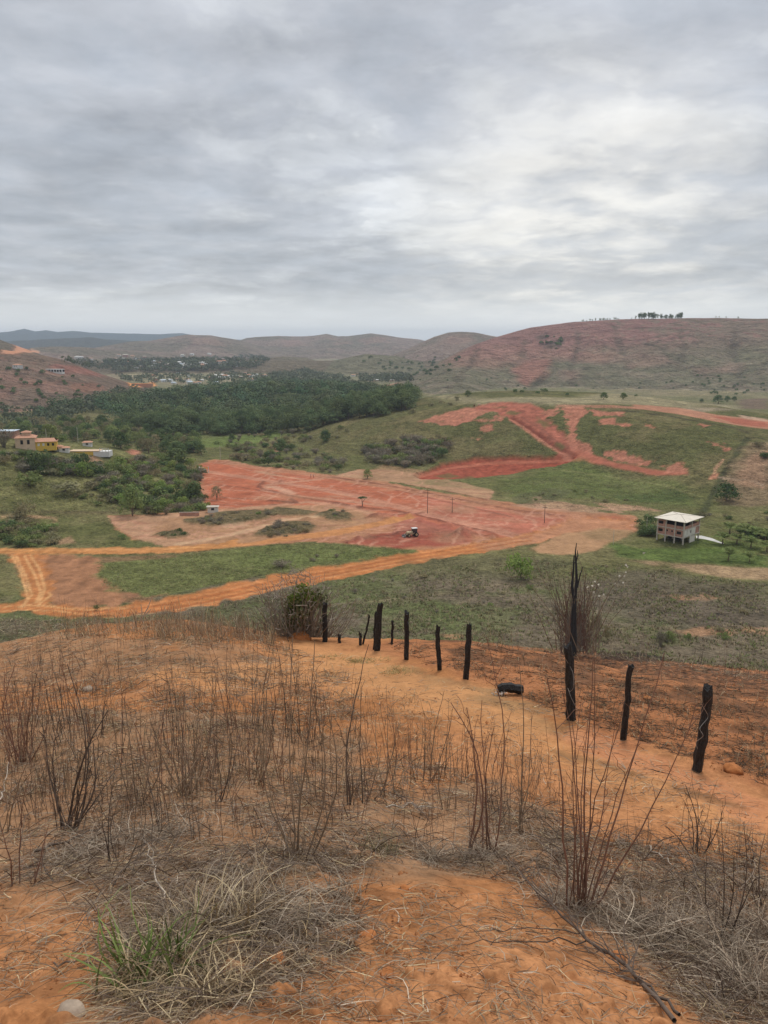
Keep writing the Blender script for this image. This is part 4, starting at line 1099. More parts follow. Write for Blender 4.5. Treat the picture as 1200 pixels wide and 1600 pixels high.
far_dots([(0,570),(120,590),(200,620),(120,640),(0,640)], 34, 1, 2.6, 'dark shrub on the brown hillside to the left', 'shrubs on the brown hillside')
for px, py, w_, lb in ((943,624,15,'left of the pair of round dark trees at the foot of big hill'), (974,624,14,'right of the pair of round dark trees at the foot of big hill'), (1122,631,18,'biggest round tree at the right foot of the big hill'), (1136,628,12,'round tree second from the right at the hill foot'), (1147,627,10,'small round tree farthest right at the hill foot'), (1096,629,8,'small dark tree left of the biggest one at hill foot'), (731,620,14,'flat dark bush on the pale field left of the mound top')):
    one('D', px, py, w_, w_ * .75, lb)
# trees along the skyline of the big hill
eu = []
for _ in range(4):
    o = thing('ridge_tree', 'x', 'tree')
    part('trunk', trunk(11, .3, .05), BARK, o)
    part('crown', leaves([(rng.uniform(-2.2, 2.2), rng.uniform(-2, 2), rng.uniform(3.5, 12.5), rng.uniform(1.6, 2.9), rng.uniform(1.2, 2.2)) for _ in range(8)], 190, .75, shell=.4), L_DARK, o)
    eu.append(Kind(o))
for i in range(96):
    px = rng.choice([rng.uniform(905, 985), rng.uniform(985, 1062), rng.uniform(1000, 1062)])
    hgt = (.5 + .45 * math.sin((px - 905) / 22) ** 2 + .15) if px > 985 else .45
    if rng.random() < .06: px = rng.uniform(1110, 1150); hgt = .35
    p = pt_at_dist(px, 1752 + rng.uniform(-25, 25)); p.z -= 1
    eu[i % 4].put(p, rng.uniform(0, 6.28), hgt * rng.uniform(.7, 1.1), 'thin tree in the row along the crest of the big hill', 'tree', 'trees along the crest of the big hill')
# tree belts of the plain (one mass)
VV, QQ = [], []; nb = 0
for poly, n, sz in (([(160,566),(240,562),(320,562),(390,556),(420,562),(400,576),(300,582),(180,582)], 420, 6), ([(180,588),(260,588),(400,584),(470,590),(460,600),(330,600),(200,600)], 160, 5), ([(400,600),(440,584),(480,580),(540,592),(560,606),(500,610),(410,610)], 260, 6), ([(560,588),(640,588),(640,597),(560,598)], 110, 5), ([(100,566),(160,560),(200,566),(170,580),(120,575)], 60, 5), ([(80,640),(200,606),(240,612),(120,650),(40,664)], 160, 4), ([(0,640),(60,640),(120,660),(60,668),(0,672)], 60, 3.5)):
    P_ = in_poly_px(poly, n); A = at(P_[:, 0], P_[:, 1])
    for x, y, z in A:
        r = sz * rng.uniform(.6, 1.3)
        v, q = leaves([(x, y, z + r * .8, r, r * .9), (x + r, y + rng.uniform(-1, 1) * r, z + r * .6, r * .8, r * .7)], 26, r * .42, shell=.7)
        VV.append(v); QQ.append(q + nb); nb += len(v)
link('tree_belt', mesh_np('tree_belt', np.concatenate(VV), quads=np.concatenate(QQ)), mat_leaf('leaf_belt', (.085, .125, .075), (.14, .165, .10), .1, 0, .02), kind='stuff')
# palms and bananas beside the unfinished house
def palm(name, h, n, ln):
    o = thing(name, 'x', 'palm')
    part('trunk', trunk(h, .2, .04), BARK, o)
    ps = []
    for i in range(n):
        a = i * 2.4; e = rng.uniform(.55, 1.4); t = np.linspace(0, 1, 7); L_ = ln * rng.uniform(.8, 1.1)
        rr = L_ * t * math.cos(e) * 1.1; zz_ = h - .1 + L_ * (math.sin(e) * t - .55 * t ** 2.2)
        rib = np.stack([rr * math.cos(a), rr * math.sin(a), zz_], 1)
        side = np.array([-math.sin(a), math.cos(a), 0])
        V, Qn = [], []
        for s_ in (-1, 1):
            for k in range(1, 7):
                for u in (0, .5):
                    c = rib[k - 1] + (rib[k] - rib[k - 1]) * u
                    wl = ln * .26 * math.sin(math.pi * min(.97, (k - 1 + u) / 6.3 + .1))
                    f = (rib[k] - rib[k - 1]); f = f / np.linalg.norm(f)
                    tip = c + side * s_ * wl + f * wl * .6 + np.array([0, 0, -wl * .45])
                    m_ = (c + tip) / 2 + f * .12; m2 = (c + tip) / 2 - f * .12
                    b_ = len(V); V += [c, m_, tip, m2]; Qn.append((b_, b_ + 1, b_ + 2, b_ + 3))
        r_v, r_q = tubes([rib], np.linspace(.05, .015, 7)[None], 3)
        fr = join([(np.array(V), np.array(Qn)), (r_v, r_q)])
        part('frond', fr, L_MID if ln > 3 else L_DARK, o)
    return Kind(o)
pk = [palm('palm_tree', 2.2, 16, 5.4), palm('young_palm', 1.8, 15, 4.2)]
for px, py, k, s_, lb in ((1138,876,0,1.0,'wide coconut palm nearest the pale track'), (1171,878,0,.75,'low coconut palm right of the wide one near the track'), (1129,850,1,1.25,'dark young palm at the end of the white pond'), (1140,834,1,1.3,'tall young palm behind the pond end'), (1151,850,1,1.2,'dark young palm right of the pond end'), (1164,838,1,1.4,'tallest young palm in the back row'), (1173,856,1,1.2,'young palm in the middle of the palm garden'), (1183,842,1,1.3,'bushy young palm in the back row on the right'), (1195,846,1,1.3,'young palm rightmost of the back row'), (1198,862,1,1.1,'young palm at the right edge of palm garden')):
    p = at1(px, py); pk[k].put(p, rng.uniform(0, 6.28), s_, lb, 'palm', 'palms of the garden by the brick house')
bananas = []
scatter([(1150,828),(1200,830),(1200,844),(1165,846)], 26, dict(d=2, m=3, l=1), .45, .9, 'in the palm garden beside the brick house', 'in the palm garden')
# ================================================================== buildings
def mat_brick(name, c1, c2, mortar, sc):
    m, t, p, o = mat_new(name)
    tcn = t.n('ShaderNodeTexCoord')
    b = t.n('ShaderNodeTexBrick')
    mp = t.n('ShaderNodeMapping'); t.link(tcn.outputs['Object'], mp.inputs[0])
    mp.inputs['Rotation'].default_value = (R(90), 0, 0)
    sx = t.n('ShaderNodeSeparateXYZ'); t.link(tcn.outputs['Object'], sx.inputs[0])
    cx = t.n('ShaderNodeCombineXYZ'); t.link(t.math('ADD', sx.outputs[0], sx.outputs[1]), cx.inputs[0]); t.link(sx.outputs[2], cx.inputs[1])
    t.link(cx.outputs[0], b.inputs['Vector'])
    b.inputs['Color1'].default_value = (*c1, 1); b.inputs['Color2'].default_value = (*c2, 1); b.inputs['Mortar'].default_value = (*mortar, 1)
    b.inputs['Scale'].default_value = sc; b.inputs['Mortar Size'].default_value = .03
    n = t.noise(tcn.outputs['Object'], .6, 4)
    t.link(t.vmath('SCALE', b.outputs['Color'], scale=t.mapr(n, .3, .7, .75, 1.2)).outputs[0], p.inputs['Base Color'])
    return m
M_BRICK = mat_brick('hollow_brick', (.47, .215, .15), (.41, .175, .12), (.42, .33, .27), 2.2)
M_CONC = mat_plain('concrete', (.50, .45, .38), .9, .2, 1.2)
M_RENDER = mat_plain('white_render', (.66, .62, .55), .9, .15, .5)
M_CREAM = mat_plain('cream_roof', (.68, .62, .52), .8, .12, .6)
M_DARK = mat_plain('dark_opening', (.02, .018, .016), .8, .2, 1)  # near-black, stands for unlit interiors behind windows and open bays
M_YEL = mat_plain('yellow_paint', (.66, .44, .08), .8, .1, 1)
M_PEACH = mat_plain('peach_paint', (.62, .46, .32), .85, .12, .8)
M_TILE = mat_plain('clay_tile', (.48, .26, .17), .9, .25, 2)
M_WHITE = mat_plain('white_paint', (.66, .65, .62), .8, .12, .6)
M_BLUE = mat_plain('pale_sheet_roof', (.50, .58, .64), .5, .12, .6, spec=.4)
M_STEEL = mat_plain('grey_steel', (.22, .22, .21), .6, .2, 2, spec=.4)
M_WOODP = mat_plain('weathered_pole', (.17, .11, .085), .95, .25, 3)
M_TYRE = mat_plain('tyre_rubber', (.025, .024, .023), .9, .3, 3)
M_MACH = mat_plain('worn_yellow_machine', (.50, .40, .24), .6, .2, 1.5, spec=.4)
M_CABG = mat_plain('cab_glass', (.03, .035, .04), .15, .1, 1, spec=.6)
M_WATER = mat_plain('pale_water', (.60, .57, .51), .2, .25, .3, spec=.6)
# --- the unfinished brick house
FR = at1(1066.7, 851.4); FL = at1(1026, 843.5)
u = (FL - FR); u.z = 0; u.normalize()
ang = math.atan2(u.y, u.x)
Wd, Dp = (FL - FR).length, 12.0
sgn = 1
v = Vector((-u.y, u.x, 0))
if v.y < 0: v, sgn = -v, -1
ho = thing('unfinished_house', 'unfinished three-storey brick house on columns with cream hipped roof', 'house', FR)
ho.rotation_euler = (0, 0, ang)
def Yv(a): return a * sgn
def bx(x0, x1, y0, y1, z0, z1):
    a, b = sorted((Yv(y0), Yv(y1))); return (x0, x1, a, b, z0, z1)
z1_, z2_, z3_ = 2.5, 5.3, 8.3
cx = [0, Wd * .33, Wd * .68, Wd]
for i, x in enumerate(cx):
    for y in (0, Dp * .5, Dp):
        part('column', boxes(bx(x - .2, x + .2, y - .2, y + .2, -1.2, z3_ + .1)), M_CONC, ho)
for z in (z1_, z2_):
    part('floor_slab', boxes(bx(-.28, Wd + .28, -.28, Dp + .28, z - .14, z + .16)), M_CONC, ho)
def wall_x(y, xa, xb, za, zb, wins, th=.16, mat=M_BRICK, name='brick_wall'):
    bs = []; x = xa
    for (wa, wb, ha, hb_) in sorted(wins):
        bs += [bx(x, wa, y - th / 2, y + th / 2, za, zb), bx(wa, wb, y - th / 2, y + th / 2, za, ha), bx(wa, wb, y - th / 2, y + th / 2, hb_, zb)]
        x = wb
    bs.append(bx(x, xb, y - th / 2, y + th / 2, za, zb))
    w_ = part(name, boxes(*bs), mat, ho)
    for (wa, wb, ha, hb_) in wins:
        part('window', boxes(bx(wa - .06, wb + .06, y + th, y + th + .05, ha - .06, hb_ + .06)), M_DARK, w_)
    return w_
q = cx[1] - cx[0]
# seen from the front the x axis runs from the right-hand corner to the left-hand one
wall_x(0, cx[0] + .2, cx[1] - .2, z1_ + .16, z2_ - .14, [(cx[0] + .9, cx[0] + 2.6, z1_ + 1.0, z1_ + 2.1)])
wall_x(0, cx[1] + .2, cx[2] - .2, z1_ + .16, z2_ - .14, [(cx[1] + .7, cx[1] + 1.4, z1_ + 1.4, z1_ + 2.1), (cx[1] + 2.6, cx[1] + 3.3, z1_ + 1.4, z1_ + 2.1)])
wall_x(0, cx[2] + .2, cx[3] - .2, z1_ + .16, z2_ - .14, [(cx[2] + 1.1, cx[2] + 2.8, z1_ + 1.0, z1_ + 2.1)])
wall_x(0, cx[2] + .2, cx[3] - .2, z2_ + .16, z3_, [(cx[2] + 1.1, cx[2] + 2.8, z2_ + 1.0, z2_ + 2.1)])
wall_x(0, cx[0] + .2, cx[2] - .2, z2_ + .16, z2_ + 1.25, [])
wall_x(Dp, .2, Wd - .2, z1_ + .16, z2_ - .14, []); wall_x(Dp, .2, Wd - .2, z2_ + .16, z2_ + 1.2, [])
wall_x(4.5, .2, Wd - .2, z2_ + .16, z3_, [], mat=M_DARK, name='shaded_inner_wall')  # painted near black for the shade inside the open upper storey
def wall_y(x, ya, yb, za, zb, mat, name='side_wall', holes=()):
    bs = []; y = ya
    for (wa, wb, ha, hb_) in sorted(holes):
        bs += [bx(x - .08, x + .08, y, wa, za, zb), bx(x - .08, x + .08, wa, wb, za, ha), bx(x - .08, x + .08, wa, wb, hb_, zb)]; y = wb
    bs.append(bx(x - .08, x + .08, y, yb, za, zb))
    w_ = part(name, boxes(*bs), mat, ho)
    for (wa, wb, ha, hb_) in holes:
        part('window', boxes(bx(x + .1, x + .15, wa - .05, wb + .05, ha - .05, hb_ + .05)), M_DARK, w_)
wall_y(-.20, .0, Dp * .72, z1_ - .1, z2_ - .16, M_RENDER, 'rendered_wall', [(2.0, 2.35, z1_ + .7, z2_ - .3), (4.6, 5.4, z1_ + 1.0, z1_ + 2.2)])
wall_y(-.20, Dp * .38, Dp * .72, -1.0, z1_ - .1, M_RENDER, 'rendered_wall')
wall_y(-.0, Dp * .74, Dp - .2, z1_ + .16, z2_ - .14, M_BRICK)
wall_y(.0, .2, Dp - .2, z2_ + .16, z2_ + 1.25, M_BRICK)
wall_y(Wd, .2, Dp - .2, z1_ + .16, z2_ - .14, M_BRICK); wall_y(Wd, .2, Dp - .2, z2_ + .16, z3_, M_BRICK)
part('shade_slab', boxes(bx(3, Wd - 1, Dp * .55, Dp * .6, -1, z1_ - .14)), M_DARK, ho)  # near-black slab added as the shade under the raised floor
ov = 1.1
e0, e1, f0, f1 = -ov, Wd + ov, -ov, Dp + ov
rz_ = z3_ + .12
rv = np.array([(e0, Yv(f0), rz_), (e1, Yv(f0), rz_), (e1, Yv(f1), rz_), (e0, Yv(f1), rz_), (e0 + 5.5, Yv(Dp / 2), rz_ + 1.0), (e1 - 5.5, Yv(Dp / 2), rz_ + 1.0)], float)
rv = np.concatenate([rv, rv - (0, 0, .14)])
rq = np.array([(0, 1, 5, 4), (2, 3, 4, 5), (0, 1, 7, 6), (1, 2, 8, 7), (2, 3, 9, 8), (3, 0, 6, 9), (6, 7, 11, 10), (8, 9, 10, 11)])
rt = np.array([(1, 2, 5), (3, 0, 4), (7, 8, 11), (9, 6, 10)])
link('roof', mesh_np('roof', rv, quads=rq, tris=rt), M_CREAM, ho)
for a_, b_ in ((0, 4), (1, 5), (2, 5), (3, 4), (4, 5)):
    part('ridge_cap', tubes([[rv[a_] + (0, 0, .04), rv[b_] + (0, 0, .04)]], np.array([[.09, .09]]), 4), M_CONC, ho)
# --- pond behind it
pw = at([1087, 1096, 1112, 1131, 1130, 1115, 1100, 1088], [837.5, 837, 841, 849, 850.5, 846, 842.5, 841])
pz = pw[:, 2].max() + .06
link('pond', mesh_np('pond', np.concatenate([np.c_[pw[:, :2], np.full(8, pz)], np.c_[pw[:, :2], np.full(8, pz - .4)]]), quads=np.array([(0, 1, 6, 7), (1, 2, 5, 6), (2, 3, 4, 5)] + [(i, i + 8, (i + 1) % 8 + 8, (i + 1) % 8) for i in range(8)])), M_WATER, kind='structure')
# --- gabled / hipped small houses
def small_house(name, W_, D_, Hh, rise, wall, roof, windows=2, loc=(0, 0, 0), rz=0, label='x', cat='house', group=None, eave=.5, door=True):
    o = thing(name, label, cat, loc, rz, group)
    part('wall', boxes((-W_ / 2, W_ / 2, -D_ / 2, D_ / 2, -1.5, Hh)), wall, o)
    x, y = W_ / 2 + eave, D_ / 2 + eave
    v_ = np.array([(-x, -y, Hh), (x, -y, Hh), (x, y, Hh), (-x, y, Hh), (-x + D_ * .35, 0, Hh + rise), (x - D_ * .35, 0, Hh + rise)], float)
    me = mesh_np('roof', v_, quads=np.array([(0, 1, 5, 4), (2, 3, 4, 5), (3, 2, 1, 0)]), tris=np.array([(1, 2, 5), (3, 0, 4)]))
    link('roof', me, roof, o)
    for i in range(windows):
        xx = -W_ / 2 + W_ * (i + 1) / (windows + 1)
        part('window', boxes((xx - .6, xx + .6, -D_ / 2 - .04, -D_ / 2 + .02, Hh * .4, Hh * .8)), M_DARK, o)
    return o
ya = 0.30
yh = small_house('yellow_house', 9, 9, 5.2, 1.6, M_PEACH, M_TILE, 2, at1(42, 699), ya, 'peach and yellow villa with tiled roofs on the wooded rise')
part('tower', boxes((-1.6, 2.2, -1.5, 2.2, 5.2, 7.6)), M_PEACH, yh)
part('tower_roof', (np.array([(-2.2, -2.1, 7.6), (2.8, -2.1, 7.6), (2.8, 2.8, 7.6), (-2.2, 2.8, 7.6), (.3, .3, 8.5), (.31, .3, 8.5), (.31, .31, 8.5), (.3, .31, 8.5)], float), np.array([(3, 2, 1, 0), (0, 1, 5, 4), (1, 2, 6, 5), (2, 3, 7, 6), (3, 0, 4, 7), (4, 5, 6, 7)])), M_TILE, yh)
part('side_wing', boxes((4.55, 14, -4, 4, -1.5, 3.0)), M_YEL, yh)
part('wing_roof', (np.array([(4.5, -4.6, 3.0), (14.6, -4.6, 3.0), (14.6, 4.6, 3.0), (4.5, 4.6, 3.0), (4.5, 0, 4.4), (13, 0, 4.4)], float), np.array([(0, 1, 5, 4), (2, 3, 4, 5), (3, 2, 1, 0)])), M_TILE, yh)
for xx in (6, 8.2, 10.4, 12.6):
    part('window', boxes((xx - .5, xx + .5, -4.05, -3.98, .9, 2.2)), M_DARK if xx > 8.5 else M_WHITE, yh)
small_house('shed_house', 11, 8, 3.6, .5, M_BRICK, M_BLUE, 1, at1(10, 683), .1, 'brick house with a pale metal roof behind a grey tree')
one('g', 6, 699, 34, 30, 'rounded silvery grey tree left of the peach villa', 'tree', 2)
tz_ = at1(130, 707)
te = thing('terrace', 'long low yellow terrace wall with white railing below the trees', 'terrace', tz_, .05)
part('wall', boxes((-13, 6, -3, 3, -2, .9)), M_YEL, te); part('parapet', boxes((-13.2, 9, -3.2, 3.2, .9, 1.2)), M_PEACH, te)
part('white_block', boxes((6.02, 14, -3, 3, -2, .85)), M_WHITE, te)
for xx in (9.3, 10.8, 12.3, 13.8):
    part('railing_post', boxes((xx - .1, xx + .1, -3.1, -2.9, .85, 2.4)), M_WHITE, te)
part('railing', boxes((9.2, 13.9, -3.05, -2.95, 2.4, 2.55)), M_WHITE, te)
for px, py, lb in ((90,704,'small white wall right of the yellow wing'), (137,697,'pink-roofed hut above the yellow terrace'), (101,706,'white cabin between the villa and the terrace')):
    small_house('cabin', 4.5, 3.5, 2.2, .7, M_WHITE, M_TILE, 1, at1(px, py), .2, lb, 'cabin')
# --- bits at the edge of the earthworks
o = thing('ruined_shed', 'small roofless pale shed at the left edge of the red earth', 'shed', at1(319, 738), .2)
part('wall', boxes((-2.6, -2.3, -1.5, 1.5, -.3, 3.0), (-2.3, 0, 1.2, 1.5, -.3, 2.6), (2.2, 2.6, -1.5, -1.1, -.3, 3.4)), M_RENDER, o)
part('lintel', boxes((-2.3, 2.2, -1.45, -1.2, 2.5, 2.9)), M_YEL, o); part('tank', boxes((-1.8, 1.4, -.6, 1.0, -.2, 1.5)), M_STEEL, o)
small_house('white_hut', 4.2, 2.6, 2.5, .3, M_RENDER, M_CONC, 1, at1(333, 800), .1, 'tiny whitish hut beside the sandy track', 'hut')
o = thing('low_wall', 'low reddish brick wall at the foot of the thicket', 'wall', at1(296, 806), .05)
part('wall', boxes((-4, 4, -.15, .15, -.3, 1.5)), M_BRICK, o); part('coping', boxes((-4.1, 4.1, -.22, .22, 1.5, 1.6)), M_CONC, o)
# --- far away: the long white ruin on the brown hill, the white works, the town
p = at1(86, 582); s_ = math.hypot(p.x, p.y) / FPX
o = thing('unfinished_block', 'long white unfinished block with open bays on the brown hill', 'building', p, -.05)
L_ = 24 * s_
part('floor_slab', boxes((-L_ / 2, L_ / 2, -4, 4, -2, .8)), M_WHITE, o)
part('roof_slab', boxes((-L_ / 2, L_ / 2, -4, 4, 3.6, 4.4)), M_WHITE, o)
part('shaded_back_wall', boxes((-L_ / 2, L_ / 2, 3.4, 3.7, .8, 3.6)), M_DARK, o)  # shade of the open bays put into the wall colour
for i in range(7):
    xx = -L_ / 2 + L_ * i / 6
    part('pillar', boxes((xx - .5, xx + .5, -3.9, -3, .8, 3.6)), M_WHITE, o)
p = at1(518, 605); s_ = math.hypot(p.x, p.y) / FPX
o = thing('factory_shed', 'long white factory shed beyond the wood', 'shed', p, .02)
for i in range(3):
    part('bay', boxes((-22 * s_ + i * 12 * s_, -22 * s_ + (i + 1) * 12 * s_ - 1, -8, 8, -2, 4.2 - .5 * i)), M_WHITE, o)
for px, py, w_, lb in ((580,603,16,'low pinkish shed right of the long white factory'), (585,596,22,'pale roofed row behind the white factory'), (612,596,8,'small pale shed at the foot of the big hill')):
    p = at1(px, py); s_ = math.hypot(p.x, p.y) / FPX
    small_house('works_shed', w_ * s_, 8, 3, 1, M_PEACH, M_WHITE, 2, p, .05, lb, 'shed')
hk = []
for wl, rf in ((M_WHITE, M_WHITE), (M_WHITE, M_TILE), (M_PEACH, M_TILE), (M_WHITE, M_BLUE), (M_BRICK, M_CONC)):
    hk.append(Kind(small_house('town_house', 11, 8, 4.0, 1.6, wl, rf, 2)))
LBL = ['white house with a white roof in the far town', 'white house with a clay tiled roof in the far town', 'peach house with a tiled roof in the far town', 'white house with a pale blue roof in the far town', 'bare brick house in the far town']
spots = [(196,557,1.5),(207,558,1.3),(186,556,1),(240,565,1),(226,559,1),(280,570,1.5),(290,571,1.2),(305,569,1.6),(316,570,1.4),(343,568,1.3),(345,571,1),(352,590,1.1),(358,590,.9),(368,590,1),(378,591,.9),(388,589,1.1),(395,589,.8),(256,597,.9),(266,597,.8),(276,594,.8),(297,600,.9),(305,600,.7),(311,599,.7),(322,571,1),(262,572,1.1),(445,593,.9),(452,592,.8),(488,590,.9),(503,590,1.2),(497,590,.8),(457,596,.7),(420,607,1.0),(418,610,.8),(330,592,.9),(343,592,.8),(312,568,1),(28,575,.9),(121,560,1.3),(127,560,1.2),(330,565,1),(285,557,1.2),(327,554,1.2),(300,555,1.1),(142,562,1),(552,588,.8),(560,586,.7)]
for i in range(64):
    q_ = in_poly_px([(170,562),(240,560),(330,562),(400,556),(410,570),(300,580),(180,575)], 1)[0]
    spots.append((q_[0], q_[1], rng.uniform(.6, 1.2)))
for i in range(26):
    q_ = in_poly_px([(230,586),(400,582),(470,586),(480,598),(330,602),(240,600)], 1)[0]
    spots.append((q_[0], q_[1], rng.uniform(.6, 1.0)))
A = at([s[0] for s in spots], [s[1] for s in spots])
for i, s in enumerate(spots):
    k = rng.choice(5, p=[.36, .22, .14, .16, .12])
    hk[k].put(tuple(A[i]), rng.uniform(-.5, .5), s[2], LBL[k], 'house', LBL[k].replace('house', 'houses', 1))
o = thing('brown_shed', 'long low ochre shed at the edge of the wood', 'shed', at1(222, 604), 0)
part('wall', boxes((-16, 16, -5, 5, -2, 4.5)), M_TILE, o); part('roof', boxes((-16.5, 16.5, -5.5, 5.5, 4.5, 5.0)), mat_plain('ochre_roof', (.50, .24, .10), .9, .2, .3), o)
# ================================================================== poles
def pole(px, py, top, label, arm=True, r=.16):
    p = at1(px, py); h = (py - top) * math.hypot(p.x, p.y) / FPX / .97
    o = thing('utility_pole', label, 'pole', p, rng.uniform(-.3, .3))
    part('post', tubes([[(0, 0, -.5), (0, 0, h * .5), (0, 0, h)]], np.array([[r, r * .85, r * .65]]), 6), M_WOODP if arm else M_CONC, o)
    if arm:
        part('crossarm', boxes((-1.0, 1.0, -.08, .08, h - .9, h - .72)), M_WOODP, o)
        for xx in (-.9, 0, .9):
            part('insulator', boxes((xx - .05, xx + .05, -.05, .05, h - .72, h - .5)), M_WHITE, o)
    return o
pole(668, 801, 763, 'tall wooden pole on the red earth, left of two')
pole(706.5, 801, 777, 'shorter wooden pole on the red earth, right of two')
pole(850.5, 817, 790, 'thin pole at the right end of the red earth')
pole(344.5, 718, 697, 'pale concrete pole at the far corner of the earthworks', False)
pole(122, 692, 669, 'pale pole among trees behind the villa', False)
pole(73, 690, 672, 'short pale pole beside the villa', False)
pole(1009.5, 836, 808, 'thin grey pole left of the brick house', False, .1)
pole(958, 851, 828, 'thin pole at the edge of the tan field', False, .1)
pole(439, 700, 678, 'thin pole on the green bottom land', False, .1)
for px, py, lb in ((485.5, 746, 'short reddish marker stake on the far red earth, left one'), (489.8, 746.5, 'short reddish marker stake on the far red earth, right one')):
    o = thing('marker_stake', lb, 'stake', at1(px, py)); part('post', tubes([[(0, 0, -.2), (0, 0, 1.7)]], np.array([[.14, .12]]), 5), mat_plain('red_stake', (.28, .06, .05), .9), o); part('flag', boxes((.1, .5, -.02, .02, 1.2, 1.65)), M_WHITE, o)
# ================================================================== the wheel tractor working on the red earth
o = thing('tractor', 'pale tractor with loader bucket working on the dark red earth', 'tractor', at1(645, 838), R(200))
part('body', boxes((-1.0, 2.4, -.55, .55, .9, 1.9), (-1.6, -.2, -.8, .8, .8, 1.5)), M_MACH, o)
cab = part('cab', boxes((-1.5, .3, -.75, .75, 1.5, 1.75), (-1.5, .3, -.75, -.65, 1.75, 3.0), (-1.5, .3, .65, .75, 1.75, 3.0)), M_CABG, o)
part('cab_roof', boxes((-1.65, .45, -.85, .85, 3.0, 3.18)), M_WHITE, cab)
for xx in (-1.45, .2):
    for yy in (-.72, .62): part('cab_pillar', boxes((xx, xx + .1, yy, yy + .12, 1.75, 3.0)), M_MACH, cab)
def wheel(x, y, r, w_):
    t = np.linspace(0, 2 * np.pi, 17)[:-1]
    ring = [(x + r * math.cos(a), r + r * math.sin(a)) for a in t]
    V = np.array([(px, y - w_, pz) for px, pz in ring] + [(px, y + w_, pz) for px, pz in ring] + [(x + .55 * (px - x), y - w_ * 1.02, r + .55 * (pz - r)) for px, pz in ring] + [(x + .55 * (px - x), y + w_ * 1.02, r + .55 * (pz - r)) for px, pz in ring])
    n = 16; q = []
    for i in range(n):
        j = (i + 1) % n
        q += [(i, j, n + j, n + i), (i, j, 2 * n + j, 2 * n + i), (n + i, n + j, 3 * n + j, 3 * n + i)]
    tyre = part('wheel', (V, np.array(q)), M_TYRE, o)
    hub = np.concatenate([V[2 * n:3 * n], V[3 * n:]])
    part('rim', (np.concatenate([hub, [[x, y - w_, r], [x, y + w_, r]]]), np.array([(i, (i + 1) % n, n + (i + 1) % n, n + i) for i in range(n)] + [(i, (i + 1) % n, 2 * n, 2 * n) for i in range(0)] + [(i, i + 1, i + 2, 2 * n) for i in range(0, n - 2, 2)] + [(n + i, n + i + 1, n + i + 2, 2 * n + 1) for i in range(0, n - 2, 2)])), M_MACH, tyre)
for x, r in ((-1.0, .85), (1.9, .6)):
    for y in (-.95, .95): wheel(x, y, r, .22 if r < .7 else .28)
part('loader_arm', join([tubes([[(.3, s * .7, 1.6), (2.2, s * .7, 1.7), (3.2, s * .7, .7)]], np.array([[.1, .1, .09]]), 4) for s in (-1, 1)]), M_MACH, o)
part('bucket', boxes((3.1, 4.0, -1.1, 1.1, .15, .25), (3.1, 3.2, -1.1, 1.1, .25, 1.0), (3.1, 4.0, -1.1, -1.02, .25, .7), (3.1, 4.0, 1.02, 1.1, .25, .7)), M_STEEL, o)
part('exhaust', tubes([[(1.4, 0, 1.9), (1.4, 0, 2.8)]], np.array([[.06, .05]]), 6), M_STEEL, o)
# ================================================================== cattle on the summit
def cow(px, py, rz, mat, label):
    o = thing('cow', label, 'cow', at1(px, py), rz, None)
    t = np.linspace(0, 1, 9)
    prof = np.array([.10, .30, .36, .37, .38, .37, .36, .33, .16])
    b = tubes([np.stack([-1.0 + 2.0 * t, 0 * t, 1.05 + .06 * np.sin(t * 3)], 1)], prof[None], 8)
    nk = tubes([[(.8, 0, 1.15), (1.15, 0, 1.35), (1.4, 0, 1.4), (1.62, 0, 1.22), (1.8, 0, 1.08)]], np.array([[.28, .2, .16, .15, .09]]), 7)
    lg = [tubes([[(x, y, .95), (x + .05 * s, y, .6), (x - .05 * s, y, .38), (x, y, 0)]], np.array([[.19, .12, .075, .07]]), 6) for x, s in ((-.75, -1), (.7, 1)) for y in (-.2, .2)]
    er = [tubes([[(1.42, y * .12, 1.5), (1.38, y * .35, 1.47)]], np.array([[.05, .02]]), 4) for y in (-1, 1)]
    tl = tubes([[(-1.0, 0, 1.2), (-1.12, 0, .9), (-1.1, 0, .45)]], np.array([[.05, .03, .05]]), 4)
    part('body', join([b, nk, *lg, *er, tl]), mat, o, smooth=True)
    part('horns', join([tubes([[(1.45, s * .1, 1.52), (1.45, s * .28, 1.62), (1.5, s * .3, 1.75)]], np.array([[.035, .025, .01]]), 4) for s in (-1, 1)]), M_CONC, o)
cow(741, 635.0, R(75), mat_plain('brown_hide', (.11, .045, .025), .8, .3, 2), 'dark brown cow standing on the red summit')
cow(748, 634.5, R(10), mat_plain('pale_hide', (.46, .36, .29), .8, .4, 2), 'pale cow standing beside the brown one on the summit')
# ================================================================== our own slope, close by
CHAR = None
m, t, p, o = mat_new('charred_wood')
tcn = t.n('ShaderNodeTexCoord')
mp = t.n('ShaderNodeMapping'); t.link(tcn.outputs['Object'], mp.inputs[0]); mp.inputs['Scale'].default_value = (1, 1, .12)
n_ = t.noise(mp.outputs[0], 45, 6, .7)
vo = t.n('ShaderNodeTexVoronoi'); t.link(tcn.outputs['Object'], vo.inputs['Vector']); vo.inputs['Scale'].default_value = 22
t.link(t.mix(t.mapr(n_, .35, .75, 0, 1), (.008, .008, .008), (.040, .037, .036)), p.inputs['Base Color'])
bn = t.n('ShaderNodeBump'); bn.inputs['Distance'].default_value = .02; bn.inputs['Strength'].default_value = 1
t.link(t.math('ADD', n_, t.math('MULTIPLY', vo.outputs['Distance'], .6)), bn.inputs['Height']); t.link(bn.outputs[0], p.inputs['Normal'])
p.inputs['Roughness'].default_value = .7; p.inputs['Specular IOR Level'].default_value = .35
CHAR = m
M_ASH = mat_plain('pale_ash', (.42, .36, .31), .95, .35, 8)
